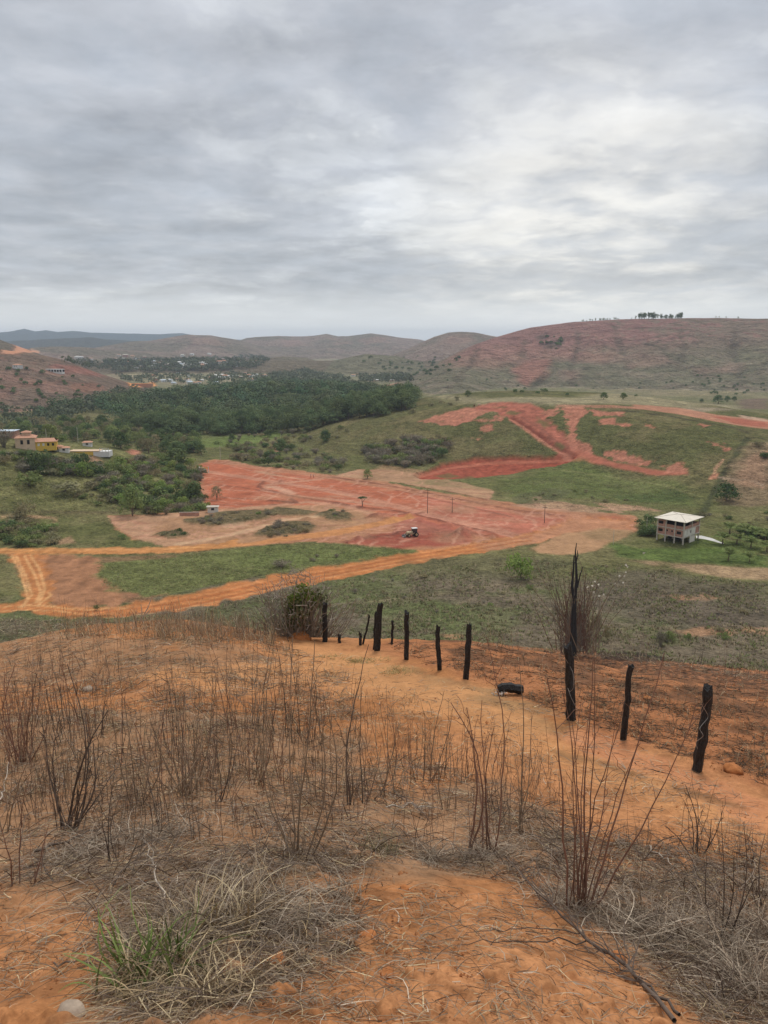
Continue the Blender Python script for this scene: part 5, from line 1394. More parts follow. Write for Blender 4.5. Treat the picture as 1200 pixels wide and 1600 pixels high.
STEM_R = mat_plain('reddish_stem', (.21, .115, .080), .9, .35, 6, objvar=.25)
STEM_B = mat_plain('brown_stem', (.27, .195, .130), .9, .35, 6, objvar=.3)
STEM_D = mat_plain('dark_stem', (.115, .085, .066), .9, .35, 6, objvar=.3)
STEM_P = mat_plain('bleached_stick', (.42, .35, .28), .9, .2, 6)
BLADE = mat_col('dry_blades')
def tip_at(base, px, py, dy=0.0):
    x, y, z = rays(px, py); s = (base.y + dy) / float(y)
    return np.array([float(x) * s, base.y + dy, float(z) * s])
def post(px, py, tx, ty, wpx, label, name='charred_fence_post', cat='fence post'):
    b = at1(px, py); dpt = b.y / cp
    tp = tip_at(b, tx, ty, rng.uniform(-.05, .05)); bb = np.array(b) - np.array([0, 0, .25])
    K, S_ = 14, 10
    r = wpx * .43 * dpt / FPX
    V = []
    ph = rng.uniform(0, 6.28)
    wob = np.cumsum(rng.normal(size=(K, 2)) * .008, 0)
    for k in range(K):
        f = k / (K - 1); c = bb + (tp - bb) * f; c[:2] += wob[k] - wob[-1] * f
        for s in range(S_):
            a = s / S_ * 2 * math.pi
            rr = r * (1.05 - .12 * f + .16 * math.sin(2 * a + ph) + .10 * math.sin(3 * a - ph + f * 2) + rng.normal() * .07)
            zz = (rng.uniform(-.06, .05) if k == K - 1 else 0)
            V.append((c[0] + rr * math.cos(a), c[1] + rr * math.sin(a), c[2] + zz))
    V = np.array(V)
    i = np.arange(K * S_).reshape(K, S_); j = np.roll(i, -1, 1)
    q = np.stack([i[:-1], j[:-1], j[1:], i[1:]], -1).reshape(-1, 4)
    top = np.array([tp + np.array([0, 0, -.05])]); V = np.concatenate([V, top]) - np.array(b)
    tr = np.array([(i[-1, s], i[-1, (s + 1) % S_], K * S_) for s in range(S_)])
    return thing(name, label, cat, b, 0, 'charred posts of the old fence', mesh_np(name, V, quads=q, tris=tr), CHAR)
post(1087, 1204, 1105, 1073, 21, 'thickest charred fence post, leaning right, nearest the right edge')
post(975, 1157, 986, 1038, 13, 'charred fence post with a notched top, second from the right')
post(893, 1127, 887, 1008, 17, 'charred fence post standing just below the burnt trunk')
post(728, 1061, 733, 977, 11, 'straight charred post left of the black log')
post(687, 1048, 685, 978, 8, 'thin charred post between two straight thicker ones')
post(634, 1030, 635.5, 956, 10, 'straight black post with a clean flat top')
post(588.5, 1018, 595, 943, 10, 'tallest black post of the left group beside a leaning stick')
post(613, 1006, 613, 971, 5.5, 'short thin black post behind the two tall ones')
post(506.5, 1004, 508, 943, 8, 'black post in front of the bare shrub')
post(414.5, 992, 415, 974, 6, 'low black post left of the bare shrub')
post(529, 1005, 531, 992, 6, 'burnt stump right of the bare shrub', 'burnt_stump', 'stump')
post(562.5, 1010, 562.5, 987, 5, 'thin burnt stump left of the leaning stick', 'burnt_stump', 'stump')
post(564, 1008, 577, 962, 3.4, 'thin charred stick leaning right', 'charred_stick', 'stick')
post(585, 1016, 587, 955, 3.6, 'thin charred stick hugging the tallest black post', 'charred_stick', 'stick')
post(397, 990, 398, 983, 4, 'tiny black stub at the left end of the fence', 'burnt_stump', 'stump')
# curls of old fence wire
def wire(px, py, pts_, label):
    b = at1(px, py); s_ = b.y / FPX
    q = np.array([tip_at(b, x, y, -.12 + .1 * math.sin(i * 1.7)) - np.array(b) for i, (x, y) in enumerate(pts_)])
    u_ = np.linspace(0, len(q) - 1, 40)
    pp = np.stack([np.interp(u_, np.arange(len(q)), q[:, k]) for k in range(3)], 1)
    for _ in range(3): pp[1:-1] = (pp[:-2] + 2 * pp[1:-1] + pp[2:]) / 4
    o = thing('fence_wire', label, 'wire', b)
    part('wire', tubes([pp], np.full((1, 40), .0035), 4), mat_plain('old_wire', (.32, .29, .26), .6, .2, 4, spec=.4), o)
wire(893, 1127, [(884,1030),(890,1040),(896,1052),(897,1075),(890,1082),(886,1072),(893,1092),(903,1110),(898,1122)], 'curl of old wire hanging from the post below the snag')
wire(1087, 1204, [(1096,1100),(1108,1120),(1092,1138),(1100,1150),(1086,1160),(1094,1180)], 'loop of old wire round the thickest post')
wire(897, 1024, [(892,975),(897,985),(902,978),(900,965),(906,990),(909,1005),(900,1012)], 'bleached wire loop on the burnt snag')
# burnt log with an ashy end
b = at1(797, 1086); s_ = b.y / FPX
o = thing('burnt_log', 'short thick burnt log lying on the bare slope', 'log', b)
t8 = np.linspace(0, 1, 7)
part('log', tubes([np.stack([(-20 + 42 * t8) * s_, .05 * t8, .13 + .03 * np.sin(t8 * 5)], 1)], (np.array([.7, .98, .90, 1.06, .88, 1.0, .80]) * 8.5 * s_)[None], 6), CHAR, o)
part('ash', leaves([(-18 * s_, -.05, .05, .16, .09)], 90, .03, shell=.2), M_ASH, o)
part('end_face', (np.array([(22 * s_, .06 + 7 * s_ * math.cos(a), .1 + 7 * s_ * math.sin(a)) for a in np.linspace(0, 6.28, 9)[:-1]]), np.array([(0, 1, 2, 7), (7, 2, 3, 6), (6, 3, 4, 5)])), CHAR, o)
# the burnt trunk with its skirt of dry twigs
b = at1(897, 1024); s_ = b.y / FPX
o = thing('burnt_snag', 'tall burnt forked tree trunk wrapped in dry brown twigs', 'tree', b)
def L3(px, py, dy=0): return tip_at(b, px, py, dy) - np.array(b)
part('trunk', tubes([[L3(895, 1030), L3(896, 985), L3(897, 950), L3(897, 930)]], np.array([[6.5, 5.5, 4.2, 3.2]]) * s_, 9), CHAR, o)
for pts_, r_ in (([(896,940),(894,915),(896,890),(897,868)], (3.2, 2.2, 1.6, 1.0)), ([(898,935),(901,905),(900,880),(899,862),(901,848)], (3.2, 2.3, 1.7, 1.1, .5)), ([(902,918),(906,900),(911,885)], (1.5, 1, .6)), ([(899,880),(903,868),(902,860)], (1.5, 1, .5))):
    part('branch', tubes([[L3(*q) for q in pts_]], np.array([r_]) * s_, 6), CHAR, o)
ps, rs = [], []
for i in range(230):
    x0 = 899 + rng.normal() * 13; a = rng.normal() * .8
    hgt = rng.uniform(25, 140) * (1 - .3 * min(1, abs(a) * .5)); x1 = x0 + a * hgt * .26
    t6 = np.linspace(0, 1, 6); dy = rng.uniform(-.3, .35)
    top = L3(x1, 1022 - hgt, dy); b0 = L3(x0, 1022 - abs(rng.normal()) * 22, dy * .4)
    pth = b0 + (top - b0) * t6[:, None] + rng.normal(size=(6, 3)) * .03
    pth[:, 0] += np.sin(t6 * rng.uniform(1, 5)) * rng.normal() * .2; pth[1:] += np.cumsum(rng.normal(size=(5, 3)) * .035, 0)
    ps.append(pth); rs.append(np.linspace(.7, .25, 6) * s_ * rng.uniform(.6, 1.2))
part('dry_twigs', tubes(ps[:130], np.array(rs)[:130], 3), STEM_R, o); part('dry_twigs', tubes(ps[130:], np.array(rs)[130:], 3), TWIG, o)
ps, rs = [], []
for i in range(26):
    x1 = 897 + rng.normal() * 50; y1 = rng.uniform(885, 1000)
    t6 = np.linspace(0, 1, 7); b0 = L3(897 + rng.normal() * 14, 1015); top = L3(x1, y1, rng.uniform(-.5, .5))
    ps.append(b0 + (top - b0) * t6[:, None] + np.stack([np.zeros(7), np.zeros(7), np.sin(t6 * 3.14) * .3], 1)); rs.append(np.linspace(.8, .35, 7) * s_)
part('long_stalks', tubes(ps, np.array(rs), 3), STEM_B, o)
# pale seed-bearing stalk right of it
b = at1(925, 1026); s_ = b.y / FPX
o = thing('seed_stalk', 'thin arching stalks with small white seed tufts right of burnt trunk', 'plant', b)
sp_ = [[(925,1024),(935,960),(955,920),(975,898),(988,884)], [(925,1024),(928,970),(922,930),(934,905)], [(928,1022),(936,975),(942,948),(935,925)], [(924,1022),(918,940),(908,880),(900,868)], [(926,1022),(950,975),(1000,920),(1040,880)], [(905,1022),(880,960),(850,910),(833,868)]]
part('stalk', tubes([np.array([L3(*np.array([np.interp(u, np.linspace(0, 1, len(q)), [a[0] for a in q]), np.interp(u, np.linspace(0, 1, len(q)), [a[1] for a in q])])) for u in np.linspace(0, 1, 9)]) for q in sp_], np.linspace(.8, .3, 9)[None].repeat(6, 0) * s_, 3), STEM_B, o)
sd = [(965,900),(970,896),(975,893),(978,890),(983,887),(963,903),(974,899),(986,882),(995,868),(1000,865),(1004,863),(990,872),(925,912),(929,910),(932,928),(930,934),(938,930),(940,932),(936,918),(912,918),(972,906),(962,915)]
part('seed_tufts', leaves([(*L3(x, y), 1.6 * s_, 2.2 * s_) for x, y in [(q[0] + rng.normal() * 2.5, q[1] + rng.normal() * 3) for q in sd if rng.random() < .75]], 110, 1.7 * s_, shell=.1), mat_plain('white_seed', (.75, .70, .60), .9, .1, 3), o)
# charred brushwood along the edge of the burnt ground
def stick_pile(px, py, wpx, n, hgt, mat, label, name='brushwood_pile', seedlen=.5):
    b = at1(px, py); s_ = b.y / FPX
    ps, rs = [], []
    for i in range(n):
        x = rng.normal() * wpx * .3 * s_; y = rng.normal() * .25; a = rng.normal() * .5 + (0 if rng.random() < .7 else 3.14)
        ln = rng.uniform(.3, 1) * seedlen; t5 = np.linspace(0, 1, 5)
        gx, gy = b.x + x, b.y + y; z = gz(gx, gy) - b.z + .02 + abs(rng.normal()) * hgt
        e = rng.normal() * .25
        ps.append(np.stack([x + np.cos(a) * ln * t5, y + np.sin(a) * ln * t5 * .6, z + np.sin(e) * ln * t5 + .1 * np.sin(t5 * 3) * rng.random()], 1)); rs.append(np.linspace(1, .35, 5) * rng.uniform(.005, .016))
    o = thing(name, label, 'brushwood', b)
    part('sticks', tubes(ps, np.array(rs), 4), mat, o)
    return o
stick_pile(985, 1027, 80, 60, .06, CHAR, 'black burnt brushwood lying along the burnt edge', seedlen=1.1)
stick_pile(870, 1022, 40, 24, .04, CHAR, 'burnt sticks at the foot of the burnt trunk', seedlen=.7)
# bare shrub with the green creeper at the crest
b = at1(466, 997); s_ = b.y / FPX
o = thing('bare_shrub', 'large bare grey shrub with green creeper in its middle on the crest', 'bush', b)
ps, rs = [], []
for i in range(250):
    a = rng.uniform(-1, 1); x0 = 470 + rng.normal() * 16 + a * 34; hg = rng.uniform(30, 112) * (1 - .35 * abs(a)); x1 = x0 + a * 42 + rng.normal() * 8
    t6 = np.linspace(0, 1, 7); dy = rng.normal() * .5
    b0 = L3(x0, 996, dy * .4); tp_ = L3(x1, 996 - hg, dy)
    pth = b0 + (tp_ - b0) * t6[:, None]; pth[:, 2] += np.sin(t6 * 3.14) * hg * s_ * .22 * abs(a); pth[1:] += np.cumsum(rng.normal(size=(6, 3)) * .06, 0)
    ps.append(pth); rs.append(np.linspace(1.0, .25, 7) * s_ * rng.uniform(.4, 1.1))
part('branches', tubes(ps, np.array(rs), 3), mat_plain('grey_twig', (.25, .215, .175), .95, .3, 4), o)
ps, rs = [], []
for i in range(420):
    q = ps; a = rng.normal() * 30; x0 = 466 + a; y0 = rng.uniform(885 + abs(a) * .7, 985)
    c_ = L3(x0, y0, rng.normal() * .5); dr = rng.normal(size=3); dr[2] = abs(dr[2]); dr /= np.linalg.norm(dr); ln = rng.uniform(.12, .45)
    t4 = np.linspace(0, 1, 4)
    ps.append(c_ + dr * ln * t4[:, None] + rng.normal(size=(4, 3)) * .02); rs.append(np.linspace(.55, .25, 4) * s_)
part('twigs', tubes(ps, np.array(rs), 3), mat_plain('fine_twig', (.28, .235, .19), .95, .3, 4), o)
part('creeper', leaves([(*L3(472, 920, -.2), 14 * s_, 9 * s_), (*L3(460, 938, -.25), 15 * s_, 14 * s_), (*L3(482, 934, -.2), 14 * s_, 12 * s_)], 520, .05, shell=.2), mat_leaf('creeper_leaf', (.11, .155, .035), (.19, .23, .06), .3, 0, 3), o)
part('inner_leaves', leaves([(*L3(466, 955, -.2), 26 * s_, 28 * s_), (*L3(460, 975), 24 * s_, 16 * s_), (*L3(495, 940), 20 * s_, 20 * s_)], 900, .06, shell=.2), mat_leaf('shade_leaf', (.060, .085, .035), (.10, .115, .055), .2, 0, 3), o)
o = thing('earth_mound', 'small mound of orange earth in front of the bare shrub', 'earth mound', at1(468, 998), me=None)
def rock_mesh(name, r, seed, flat=.7):
    bm_v = []; n1, n2 = 14, 9
    for i in range(n2):
        th = math.pi * i / (n2 - 1)
        for k in range(n1):
            ph = 2 * math.pi * k / n1
            d = np.array([math.sin(th) * math.cos(ph), math.sin(th) * math.sin(ph), math.cos(th)])
            rr = r * (1 + .28 * float(gnoise(d[0] * 1.7 + seed, d[1] * 1.7 + d[2] * 1.3)) + .12 * float(gnoise(d[0] * 5 + seed, d[2] * 5 + d[1] * 4, 3)))
            bm_v.append(d * rr * np.array([1.2, 1, flat]))
    i = np.arange(n1 * n2).reshape(n2, n1); j = np.roll(i, -1, 1)
    return np.array(bm_v), np.stack([i[:-1], i[1:], j[1:], j[:-1]], -1).reshape(-1, 4)
SOILC = mat_plain('clod', (.40, .155, .055), 1, .3, 14, bump=.02)
part('earth', rock_mesh('e', .3, 4, .7), SOILC, o)
PALE = mat_plain('pale_stone', (.36, .28, .21), .9, .3, 18, bump=.01)
for px, py, r_, mt, lb, ct in ((573, 1470, 17, SOILC, 'orange earth clod pair by the grey grass pile', 'clod'), (430, 1508, 19, SOILC, 'big orange clod at the left end of the grass pile', 'clod'), (586, 1448, 7, SOILC, 'small orange clod above the clod pair', 'clod'), (605, 1524, 12, SOILC, 'crumbling dark clod on the bare soil', 'clod'), (609, 1540, 8, SOILC, 'small clod just below the crumbling one', 'clod'), (112, 1588, 26, PALE, 'pale grey stone at the bottom left', 'stone'), (137, 1079, 8, PALE, 'flat pale stone on the orange slope', 'stone'), (965, 1498, 12, SOILC, 'orange clod beside the long fallen branch', 'clod'), (1012, 1092 + 0, 6, SOILC, 'small dark clod on the burnt ground', 'clod'), (632, 1390, 8, SOILC, 'clod at the upper rim of bare soil', 'clod'), (560, 1480, 8, SOILC, 'little clod left of the pair', 'clod'), (1145, 1205, 14, SOILC, 'reddish clod right of the leaning thick post', 'clod')):
    b = at1(px, py); s_ = b.y / FPX
    thing('earth_clod' if ct == 'clod' else 'stone', lb, ct, b + Vector((0, 0, r_ * s_ * .25)), rng.uniform(0, 6.28), None, mesh_np(ct, *rock_mesh('c', r_ * s_, px * .1, .65)[:1], quads=rock_mesh('c', r_ * s_, px * .1, .65)[1], smooth=True), mt)
# ------------------------------------------------------------------ named dry stem clumps, each stem a part
def stem_path(b, b0, tp_, bow, K=9, wob=.012):
    t_ = np.linspace(0, 1, K); p_ = b0 + (tp_ - b0) * t_[:, None]
    n_ = np.array([tp_[2] - b0[2], 0, -(tp_[0] - b0[0])]); n_ /= np.linalg.norm(n_) + 1e-6
    p_ += n_ * (np.sin(t_ * math.pi) * bow)[:, None]
    p_[1:] += np.cumsum(rng.normal(size=(K - 1, 3)) * wob, 0) * .6
    return p_
def clump(bpx, bpy, tips, r_px, mat, label, twig=5, extra=0, name='dry_weed'):
    b = at1(bpx, bpy); s_ = b.y / FPX
    o = thing(name, label, 'dry plant', b)
    allp = []
    def L(px, py, dy=0): return tip_at(b, px, py, dy) - np.array(b)
    for tpx in tips:
        bx_ = (tpx[2] if len(tpx) > 2 else bpx) + rng.normal() * 6
        dy = rng.normal() * .12
        h_ = (bpy - tpx[1]) * s_
        p_ = stem_path(b, L(bx_, bpy + 4), L(tpx[0], tpx[1], dy), rng.normal() * h_ * .07, 10, h_ * .012)
        rr = np.linspace(1, .3, 10) * r_px * s_ * .36 * rng.uniform(.7, 1.2)
        part('stem', tubes([p_], rr[None], 5), mat, o, smooth=True)
        allp.append((p_, h_))
    ps, rs = [], []
    for p_, h_ in allp:
        for k in range(twig):
            u = rng.uniform(.25, .95) * 9; i = min(int(u), 8); q = p_[i] + (p_[i + 1] - p_[i]) * (u - i)
            d_ = p_[i + 1] - p_[i]; d_ = d_ / np.linalg.norm(d_) + rng.normal(size=3) * np.array([.55, .5, .25]); d_ /= np.linalg.norm(d_)
            ln = h_ * rng.uniform(.06, .24); t5 = np.linspace(0, 1, 5)
            z = q + d_ * ln * t5[:, None] + rng.normal(size=(5, 3)) * ln * .04; z[0] = q
            ps.append(z); rs.append(np.linspace(1, .4, 5) * r_px * s_ * .14)
    for k in range(extra):
        x0 = bpx + rng.normal() * 14; hg = rng.uniform(40, 150); t5 = np.linspace(0, 1, 5)
        b0 = L(x0, bpy + rng.uniform(-4, 6)); tp_ = L(x0 + rng.normal() * hg * .3, bpy - hg, rng.normal() * .2)
        ps.append(b0 + (tp_ - b0) * t5[:, None] + rng.normal(size=(5, 3)) * .012); rs.append(np.linspace(1, .4, 5) * r_px * s_ * .16)
    if ps: part('side_twigs', tubes(ps, np.array(rs), 3), mat, o)
    return o
clump(907, 1428, [(917,1030,903),(940,1042,908),(882,1075,893),(1030,1040,920),(1077,1108,925),(853,1050,885),(955,1122,912),(926,1105,906),(905,1085,900),(1002,1130,915),(965,1095,910),(896,1130,902)], 5.5, STEM_R, 'tall fan of reddish bare stems on the right side of the slope', 3, 16)
clump(762, 1335, [(766,985,764),(724,1105,738),(752,1090,760),(768,1130,765),(702,1088,735),(742,1200,752)], 5, STEM_R, 'tall single reddish stem with a few thinner ones, centre right', 3, 8)
clump(812, 1302, [(818,1045,812),(826,1120,815),(806,1180,811)], 4, STEM_B, 'slender pair of upright stems right of the tall single stem', 2, 5)
clump(463, 1345, [(434,1000,455),(452,1005,460),(500,1000,472),(486,1060,470),(440,1090,458),(512,1090,478),(474,1130,466)], 4.5, STEM_B, 'cluster of tall thin brown stems left of centre', 4, 14)
clump(553, 1262, [(578,1003,553),(560,1080,551),(545,1130,549)], 4, STEM_D, 'lone tall dark stem leaning right near the centre', 2, 5)
clump(600, 1245, [(604,1075,601),(588,1100,597),(618,1130,605),(632,1160,608)], 3.4, STEM_B, 'thin upright stems below the straight black posts', 3, 6)
clump(657, 1222, [(690,1078,662),(668,1110,658),(640,1128,653),(705,1105,668),(720,1170,672)], 3.4, STEM_B, 'thin forked stems leaning right at the centre of the slope', 3, 6)
clump(105, 1298, [(166,1112,110),(108,1045,105),(94,1105,100),(66,1134,98),(127,1120,108),(186,1195,112),(150,1160,109),(138,1195,107),(80,1190,101)], 6, STEM_D, 'blackish branching dead bush on the left side', 6, 10)
clump(288, 1245, [(232,1112,284),(258,1066,286),(291,1090,288),(302,1128,290),(316,1060,292),(341,1062,294),(275,1120,287),(330,1140,293)], 4, STEM_B, 'upright twiggy brown clump left of the tall brown stems', 6, 14)
clump(212, 1258, [(196,1090,208),(215,1105,212),(228,1120,215),(180,1130,206),(240,1160,218)], 3.4, STEM_B, 'twiggy brown clump right of the blackish bush', 6, 12)
clump(32, 1192, [(8,1050,26),(22,1035,30),(42,1062,34),(60,1052,37),(-6,1100,24),(75,1110,40)], 3.6, STEM_R, 'reddish brown twig thicket at the left edge', 7, 24)
clump(12, 1300, [(18,1200,10),(52,1180,16),(-4,1210,6)], 4, STEM_B, 'crooked twigs at the left border', 3, 4)
clump(1090, 1332, [(1066,1246,1084),(1100,1262,1092),(1112,1282,1095),(1070,1225,1086),(1040,1290,1080),(1128,1270,1098)], 3.6, STEM_D, 'spiky dark twig clump on the pale path to the right', 4, 8)
clump(1132, 1470, [(1168,1284,1142),(1124,1268,1130),(1150,1330,1136),(1100,1330,1124),(1182,1370,1144)], 5, STEM_D, 'dark bent stems in the brush pile at the right', 4, 8)
clump(1012, 1440, [(995,1345,1008),(1025,1300,1012),(1045,1352,1016),(1060,1390,1020)], 3.4, STEM_B, 'thin grey stems behind the right brush pile', 4, 8)
clump(1190, 1420, [(1196,1300,1190),(1215,1330,1200),(1175,1360,1182)], 3.6, STEM_D, 'stems at the right border', 4, 8)
clump(398, 1225, [(396,1085,396),(382,1110,392),(408,1130,400),(424,1140,404)], 3.2, STEM_B, 'thin stems between the two brown clumps', 4, 8)
clump(350, 1255, [(352,1110,350),(336,1150,346),(372,1140,354)], 3.2, STEM_D, 'dark thin stems right of the twiggy brown clump', 4, 8)
clump(705, 1262, [(700,1150,704),(716,1170,708),(690,1180,700)], 3, STEM_B, 'short thin stems left of the tall single reddish stem', 3, 6)
clump(180, 1350, [(176,1185,178),(192,1240,184),(160,1260,174)], 3.6, STEM_D, 'dark crooked stem in front of the twig tangle on the left', 4, 8)
clump(30, 1385, [(44,1215,34),(2,1290,24),(75,1290,40)], 4, STEM_R, 'reddish curved stems low at the left border', 3, 6)
# the rest of the thin weeds: copies of a dozen
def weed_mesh(n):
    ps, rs = [], []
    for i in range(n):
        t = np.linspace(0, 1, 7); bx_, by_ = rng.normal(size=2) * .09; h = .62 * rng.uniform(.35, 1.05) ; a = rng.uniform(0, 6.28); ln = h * abs(rng.normal()) * .16
        p = np.stack([bx_ + ln * math.cos(a) * t ** 1.4, by_ + ln * math.sin(a) * t ** 1.4, h * t], 1); p[1:] += np.cumsum(rng.normal(size=(6, 3)) * .006, 0)
        ps.append(p); rs.append(.0026 * (1.1 - .8 * t))
        for k in range(rng.integers(0, 4)):
            i0 = rng.integers(2, 6); d_ = np.array([rng.normal() * .6, rng.normal() * .6, .8]); d_ /= np.linalg.norm(d_); q = p[i0] + d_ * (h * rng.uniform(.08, .28)) * t[:, None] + np.cumsum(rng.normal(size=(7, 3)) * .003, 0); q[0] = p[i0]
            ps.append(q); rs.append(.0015 * (1.1 - .7 * t))
    return tubes(ps, np.array(rs), 3)
wk = []
for i in range(12):
    mt = [STEM_B, STEM_D, STEM_R][i % 3]
    vq = weed_mesh(int(rng.integers(4, 9)))
    wk.append(Kind(thing('thin_weed', 'x', 'dry plant', me=mesh_np('thin_weed', vq[0], quads=vq[1]), mat=mt)))
def weeds(poly, n, h0, h1, label, group, thick=1.0):
    P_ = in_poly_px(poly, n); A = at(P_[:, 0], P_[:, 1])
    for i in range(n):
        s_ = A[i, 1] / FPX; sc = rng.uniform(h0, h1) * s_ / .62
        wk[rng.integers(12)].put((A[i, 0], A[i, 1], A[i, 2] - .02), rng.uniform(0, 6.28), (sc * thick, sc * thick, sc), label, 'dry plant', group, tilt=(rng.normal() * .08, rng.normal() * .08))
weeds([(0,1130),(420,1130),(640,1180),(640,1260),(420,1330),(0,1300)], 105, 70, 190, 'thin dry weed standing on the left half of the slope', 'thin weeds on the left half of the slope')
weeds([(0,1040),(300,1040),(560,1090),(560,1140),(0,1130)], 60, 40, 100, 'small dry weed on the upper left of the slope', 'small weeds on the upper left slope')
weeds([(640,1170),(860,1220),(900,1300),(640,1330)], 34, 50, 140, 'thin dry weed in the middle of the slope', 'thin weeds in the middle of the slope')
weeds([(930,1240),(1200,1330),(1200,1420),(960,1380)], 22, 40, 110, 'thin dry weed beside the pale path on the right', 'thin weeds beside the pale path')
weeds([(0,966),(330,972),(420,992),(420,1020),(0,1010)], 46, 25, 60, 'wispy dry weed along the left crest', 'wispy weeds on the left crest')
weeds([(930,1022),(1200,1058),(1200,1064),(930,1030)], 16, 25, 70, 'wispy dry weed along the right crest', 'wispy weeds on the right crest')
# fallen branches and pale sticks
def fallen(name, pts_, r0, mat, label, side=0, lift=.04):
    A = at([q[0] for q in pts_], [q[1] for q in pts_]); b = Vector(A[0])
    u_ = np.linspace(0, 1, 14); k_ = np.linspace(0, 1, len(A))
    p_ = np.stack([np.interp(u_, k_, A[:, i]) for i in range(3)], 1)
    p_[:, 2] = np.maximum(p_[:, 2], H(p_[:, 0], p_[:, 1])) + lift
    p_[1:-1] += rng.normal(size=(12, 3)) * .012
    p_ -= np.array(b)
    o = thing(name, label, 'branch', b)
    part('branch', tubes([p_], np.linspace(r0, r0 * .35, 14)[None], 6), mat, o, smooth=True)
    if side:
        ps, rs = [], []
        for i in range(side):
            k = rng.integers(2, 12); q = p_[k]; d_ = p_[k + 1] - p_[k]; d_ /= np.linalg.norm(d_)
            d_ = d_ + rng.normal(size=3) * np.array([.6, .6, .25]); d_ /= np.linalg.norm(d_); ln = rng.uniform(.15, .6); t6 = np.linspace(0, 1, 6)
            z = q + d_ * ln * t6[:, None]; z[1:] += rng.normal(size=(5, 3)) * .015
            zf = H(z[:, 0] + b.x, z[:, 1] + b.y) - b.z + .02
            z[:, 2] = np.maximum(z[:, 2], zf); z[0] = q
            ps.append(z); rs.append(np.linspace(1, .4, 6) * r0 * .38)
        part('side_twigs', tubes(ps, np.array(rs), 4), mat, o)
    return o
fallen('fallen_branch', [(1052,1612),(1005,1548),(960,1505),(930,1488),(890,1455),(850,1420),(820,1385),(790,1350)], .014, STEM_D, 'long dark fallen branch lying across the lower right', 26, .07)
fallen('fallen_branch', [(1060,1600),(1000,1545),(950,1510)], .010, STEM_D, 'second dark branch lying along the long one', 8, .06)
fallen('fallen_branch', [(915,1480),(850,1480),(790,1482),(720,1487)], .005, STEM_D, 'thin straight twig pointing left from the long branch', 3, .05)
fallen('fallen_branch', [(912,1467),(850,1463),(790,1462),(728,1468)], .0045, STEM_D, 'upper thin twig pointing left from the long branch', 3, .05)
fallen('pale_stick', [(595,1266),(640,1264),(670,1265),(690,1269)], .011, STEM_P, 'pale stick lying in the middle of the slope', 2)
fallen('pale_stick', [(258,1432),(247,1385),(240,1365),(226,1335)], .007, STEM_P, 'bleached forked twig above the grass tuft', 3, .12)
fallen('pale_stick', [(1008,1328),(1040,1350),(1066,1368)], .008, STEM_P, 'pale stalk lying right of the stem fan', 0)
fallen('pale_stick', [(0,1270),(8,1235),(18,1196)], .010, STEM_P, 'white leaning stick at the left border', 0, .1)
fallen('pale_stick', [(864,1425),(890,1408),(905,1395)], .006, STEM_P, 'pale straw stalk at the foot of the stem fan', 0, .06)
fallen('dead_branch', [(55,1338),(110,1320),(160,1300),(178,1290)], .012, STEM_D, 'dark stick lying on the twig tangle on the left', 5, .05)
fallen('dead_branch', [(85,1511),(130,1509),(160,1505),(175,1501)], .006, STEM_D, 'dark twig lying on the bare soil at lower left', 0, .03)
fallen('dead_branch', [(960,1190),(1000,1200),(1050,1212)], .012, CHAR, 'dark stick lying below the middle charred post', 0, .02)
# white dead branch standing on the left crest
b = at1(219, 972); s_ = b.y / FPX
o = thing('dead_branch', 'white bare branch sticking up at the left crest', 'branch', b)
def L(px, py, dy=0): return tip_at(b, px, py, dy) - np.array(b)
for pts_ in ([(217,975),(224,962),(232,948),(238,930)], [(219,974),(230,966),(241,958)], [(218,973),(222,958),(220,944)], [(224,964),(236,952)]):
    part('branch', tubes([[L(*q) for q in pts_]], np.linspace(1.2, .5, len(pts_))[None] * s_, 5), STEM_P, o)
# ------------------------------------------------------------------ heaps of dead grass
def blades(cx, cy, sx, sy, n, l0, l1, w0, up, droop, cols, base):
    """n arching blades round (cx,cy)"""
    x = cx + rng.normal(size=n) * sx; y = cy + rng.normal(size=n) * sy
    z = H(x, y)
    a = rng.uniform(0, 6.28, n); ln = rng.uniform(l0, l1, n); e = np.clip(rng.normal(up, .35, n), .05, 1.5)
    t7 = np.linspace(0, 1, 7)[None]
    dr = droop * rng.uniform(.4, 1.6, n)[:, None]
    rr = ln[:, None] * (np.cos(e)[:, None] * t7 + .35 * dr * t7 ** 2)
    zz_ = ln[:, None] * (np.sin(e)[:, None] * t7 - .6 * dr * t7 ** 2.2)
    bend = rng.normal(size=n)[:, None] * .6 * t7
    p_ = np.stack([x[:, None] + rr * np.cos(a[:, None] + bend), y[:, None] + rr * np.sin(a[:, None] + bend), z[:, None] + zz_ + .015], -1)
    zg = H(p_[..., 0].ravel(), p_[..., 1].ravel()).reshape(p_.shape[:2]) + .01
    p_[..., 2] = np.maximum(p_[..., 2], zg)
    V, q = ribbons(p_ - np.array(base), w0 * rng.uniform(.5, 1.3, n))
    c = np.array(cols)[rng.integers(len(cols), size=n)] * rng.uniform(.7, 1.25, n)[:, None]
    return V, q, np.repeat(c, 14, 0)
GREYS = [(.36,.29,.215), (.28,.22,.16), (.50,.41,.31), (.20,.155,.115), (.33,.245,.17)]
STRAW = [(.58,.46,.28), (.42,.31,.18), (.36,.27,.16), (.52,.42,.27), (.30,.22,.14)]
GREEN = [(.14,.19,.05), (.19,.24,.075), (.115,.155,.045)]
